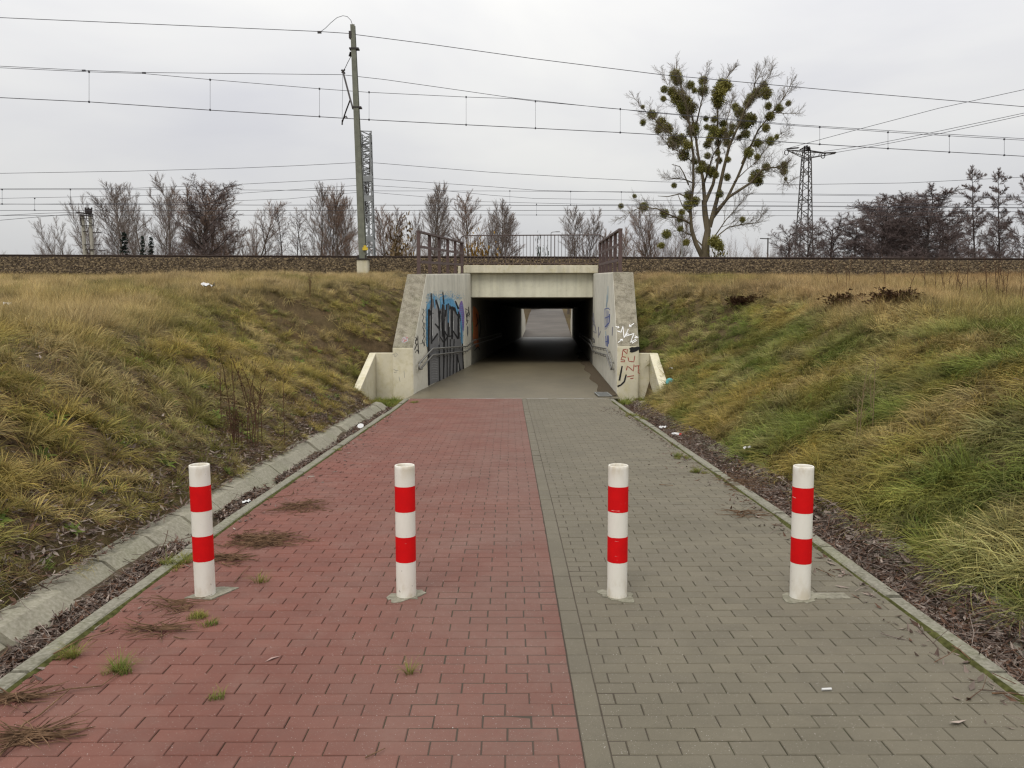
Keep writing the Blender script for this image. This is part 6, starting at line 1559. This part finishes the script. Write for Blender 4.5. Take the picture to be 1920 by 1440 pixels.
LIMBS = [([(712, 1380), (716, 1280), (722, 1200), (712, 1100), (706, 1000)], 0.58, 0.34, 0.0, False), ([(690, 1372), (650, 1290), (620, 1200), (612, 1050), (636, 900), (632, 700), (618, 560), (592, 400), (560, 300), (520, 190)], 0.36, 0.03, -1.0, True),
         ([(708, 1020), (692, 860), (662, 700), (640, 520), (604, 370), (548, 250), (520, 130)], 0.28, 0.03, 1.2, True), ([(712, 1010), (760, 900), (796, 720), (792, 520), (792, 370), (826, 230), (900, 140)], 0.27, 0.03, 0.8, True),
         ([(738, 1180), (790, 1000), (832, 800), (872, 650), (930, 500), (982, 380), (1062, 270), (1140, 170)], 0.33, 0.03, -1.5, True), ([(742, 1140), (850, 1000), (920, 850), (990, 680), (1062, 540), (1150, 430), (1222, 330), (1280, 230)], 0.26, 0.03, 1.0, True),
         ([(752, 1110), (870, 980), (1010, 888), (1090, 800), (1150, 785), (1198, 790), (1238, 770)], 0.24, 0.04, -1.8, True), ([(622, 1160), (560, 1130), (500, 1108), (400, 1060), (306, 1045), (230, 1070), (160, 1115)], 0.16, 0.02, -1.2, True),
         ([(630, 1000), (540, 960), (460, 978), (400, 974)], 0.13, 0.03, 1.5, False), ([(634, 890), (580, 866), (540, 860), (470, 855)], 0.11, 0.03, -0.8, True), ([(622, 640), (560, 620), (520, 598), (440, 530), (380, 470), (320, 420), (240, 330)], 0.15, 0.02, -1.6, True),
         ([(760, 1290), (800, 1230), (860, 1180), (960, 1158), (1050, 1150), (1100, 1090)], 0.12, 0.02, 1.8, True), ([(950, 760), (1000, 650), (1080, 622), (1180, 604), (1240, 560)], 0.11, 0.02, 1.6, True), ([(752, 1270), (850, 1130), (930, 1040), (1000, 950)], 0.10, 0.02, -1.4, True),
         ([(600, 900), (570, 820), (545, 780), (490, 766)], 0.10, 0.04, 1.0, False), ([(652, 500), (690, 330), (722, 140)], 0.12, 0.02, -1.0, True), ([(640, 560), (560, 430), (500, 330), (430, 160)], 0.12, 0.02, 1.8, True), ([(1160, 425), (1230, 430), (1300, 430)], 0.08, 0.02, 0.5, True),
         ([(800, 640), (850, 500), (880, 380), (890, 330)], 0.10, 0.02, 2.2, True), ([(1000, 360), (1040, 230), (1100, 130)], 0.09, 0.02, -0.6, True), ([(612, 1090), (560, 1040), (530, 960)], 0.12, 0.04, 2.0, False), ([(690, 1300), (620, 1230), (520, 1190), (470, 1110)], 0.10, 0.02, 1.0, True),
         ([(1200, 790), (1240, 860), (1260, 900)], 0.05, 0.02, -1.8, True), ([(640, 760), (560, 700), (480, 650), (400, 560)], 0.09, 0.02, -2.4, True), ([(900, 880), (980, 800), (1060, 740), (1130, 640)], 0.08, 0.02, 2.4, True), ([(700, 900), (760, 700), (850, 560)], 0.14, 0.03, -2.6, True)]
orig = np.array(base_)
for pts, r0, r1, dy, sprout in LIMBS:
    n = len(pts); P = []
    for i, (x, y) in enumerate(pts):
        t = i / (n - 1); P.append(np.array(tpt(x + (rng.uniform(-5, 5) if 0 < i else 0), y, dy * t * 2.0)) - orig)
    rr = [r0 + (r1 - r0) * (i / (n - 1)) ** 0.8 for i in range(n)]
    bt_.wood.add(P, [q * 0.72 for q in rr], 8)
    if sprout:
        D = [P[min(i + 1, n - 1)] - P[max(i - 1, 0)] for i in range(n)]; D = [unit(d) for d in D]
        L = sum(np.linalg.norm(P[i + 1] - P[i]) for i in range(n - 1)); c = bt_.lv[1]
        c['count'] = (max(6, int(L * 2.3)), max(7, int(L * 2.8))); c['t0'] = 0.35 if L > 8 else 0.2
        bt_.kids(P, D, L, 0.065, 0)
        bt_.limb(P[-1], D[-1], 0.7, r1, 1)
link('trunk', bt_.wood.mesh('trunk', M['bark_olive']), big); link('crown', bt_.twigs.mesh('crown', M['twig_olive']), big)
def mistle(seed):
    rr = random.Random(seed); V, Qd = [], []
    for i in range(1700):
        a, z = rr.uniform(0, 6.283), rr.uniform(-1, 1); s_ = math.sqrt(1 - z * z); d = np.array([s_ * math.cos(a), s_ * math.sin(a), z]); r_ = rr.random() ** 0.55 * rr.uniform(0.85, 1.2)
        p = d * r_ + np.array([rr.gauss(0, .04) for _ in range(3)]); t = unit(d + np.array([rr.gauss(0, .6) for _ in range(3)])); sd = unit(np.cross(t, np.array([rr.gauss(0, 1) for _ in range(3)]))); w_ = rr.uniform(0.08, 0.17)
        n0 = len(V); V.extend([p - t * w_, p - sd * w_ * 0.42, p + t * w_, p + sd * w_ * 0.42]); Qd.append((n0, n0 + 1, n0 + 2, n0 + 3))
    for i in range(40):
        a, z = rr.uniform(0, 6.283), rr.uniform(-1, 1); s_ = math.sqrt(1 - z * z); d = np.array([s_ * math.cos(a), s_ * math.sin(a), z]); sd = unit(np.cross(d, np.array([0.3, 0.5, 1]))) * 0.02; n0 = len(V); V.extend([sd, -sd, d * 0.9 - sd * 0.3, d * 0.9 + sd * 0.3]); Qd.append((n0, n0 + 1, n0 + 2, n0 + 3))
    return np_mesh('mistletoe_clump', V, Qd, M['mistletoe'])
MM = [mistle(k) for k in range(4)]
BALLS = [(515, 180, 33), (528, 215, 30), (440, 272, 20), (490, 288, 25), (435, 335, 18), (612, 245, 26), (695, 215, 26), (695, 280, 33), (640, 280, 18), (530, 330, 42), (590, 350, 30), (555, 390, 30), (620, 395, 35), (580, 430, 33), (840, 252, 38), (800, 290, 40), (815, 235, 28), (795, 340, 38), (795, 378, 25),
         (1095, 245, 22), (1112, 300, 35), (1055, 295, 30), (1010, 330, 28), (988, 368, 25), (1125, 382, 22), (1195, 400, 24), (1258, 364, 17), (910, 390, 22), (935, 425, 30), (990, 478, 44), (960, 495, 38), (1020, 470, 28), (1135, 450, 28), (1110, 525, 25), (360, 440, 28), (300, 490, 18), (298, 388, 12), (420, 490, 30), (465, 530, 33), (405, 540, 22),
         (510, 615, 44), (555, 600, 30), (625, 545, 35), (640, 520, 28), (570, 705, 35), (590, 640, 30), (715, 465, 18), (770, 470, 20), (830, 500, 25), (770, 560, 35), (720, 520, 18), (850, 590, 25), (890, 520, 20), (975, 565, 26), (1055, 625, 25), (1140, 612, 25), (1180, 585, 15), (995, 690, 29), (1055, 717, 20), (725, 635, 25), (790, 690, 18), (800, 740, 20), (860, 735, 18), (725, 710, 20),
         (675, 800, 26), (750, 815, 35), (855, 850, 22), (1050, 840, 40), (1060, 880, 26), (1018, 868, 24), (1110, 785, 24), (1230, 770, 20), (1228, 810, 23), (1195, 785, 12), (1240, 862, 11), (600, 970, 26), (640, 1010, 30), (600, 1035, 30), (805, 960, 22), (245, 975, 13), (307, 1045, 27), (155, 1040, 15), (440, 1090, 25), (545, 1125, 22), (555, 1080, 18), (955, 1130, 19), (545, 1190, 18), (585, 1280, 20), (455, 1225, 28), (420, 1300, 20), (505, 905, 16), (760, 530, 24), (800, 565, 26), (832, 545, 22), (742, 600, 22), (852, 625, 20), (792, 625, 20), (692, 762, 22), (722, 792, 24), (782, 835, 18), (640, 745, 22), (880, 560, 18), (935, 590, 18), (770, 1275, 36), (800, 1300, 30)]
for x, y, r_ in BALLS:
    p = tpt(x, y, rng.uniform(-1.6, 1.6)) - base_; o = link('mistletoe_clump', MM[rng.randrange(4)], big, tuple(p)); q = r_ / 3.51 * TD / F_PX * 1.16
    o.scale = (q * rng.uniform(0.9, 1.1), q, q * rng.uniform(0.9, 1.1)); o.rotation_euler = (rng.uniform(0, 6), rng.uniform(0, 6), rng.uniform(0, 6))
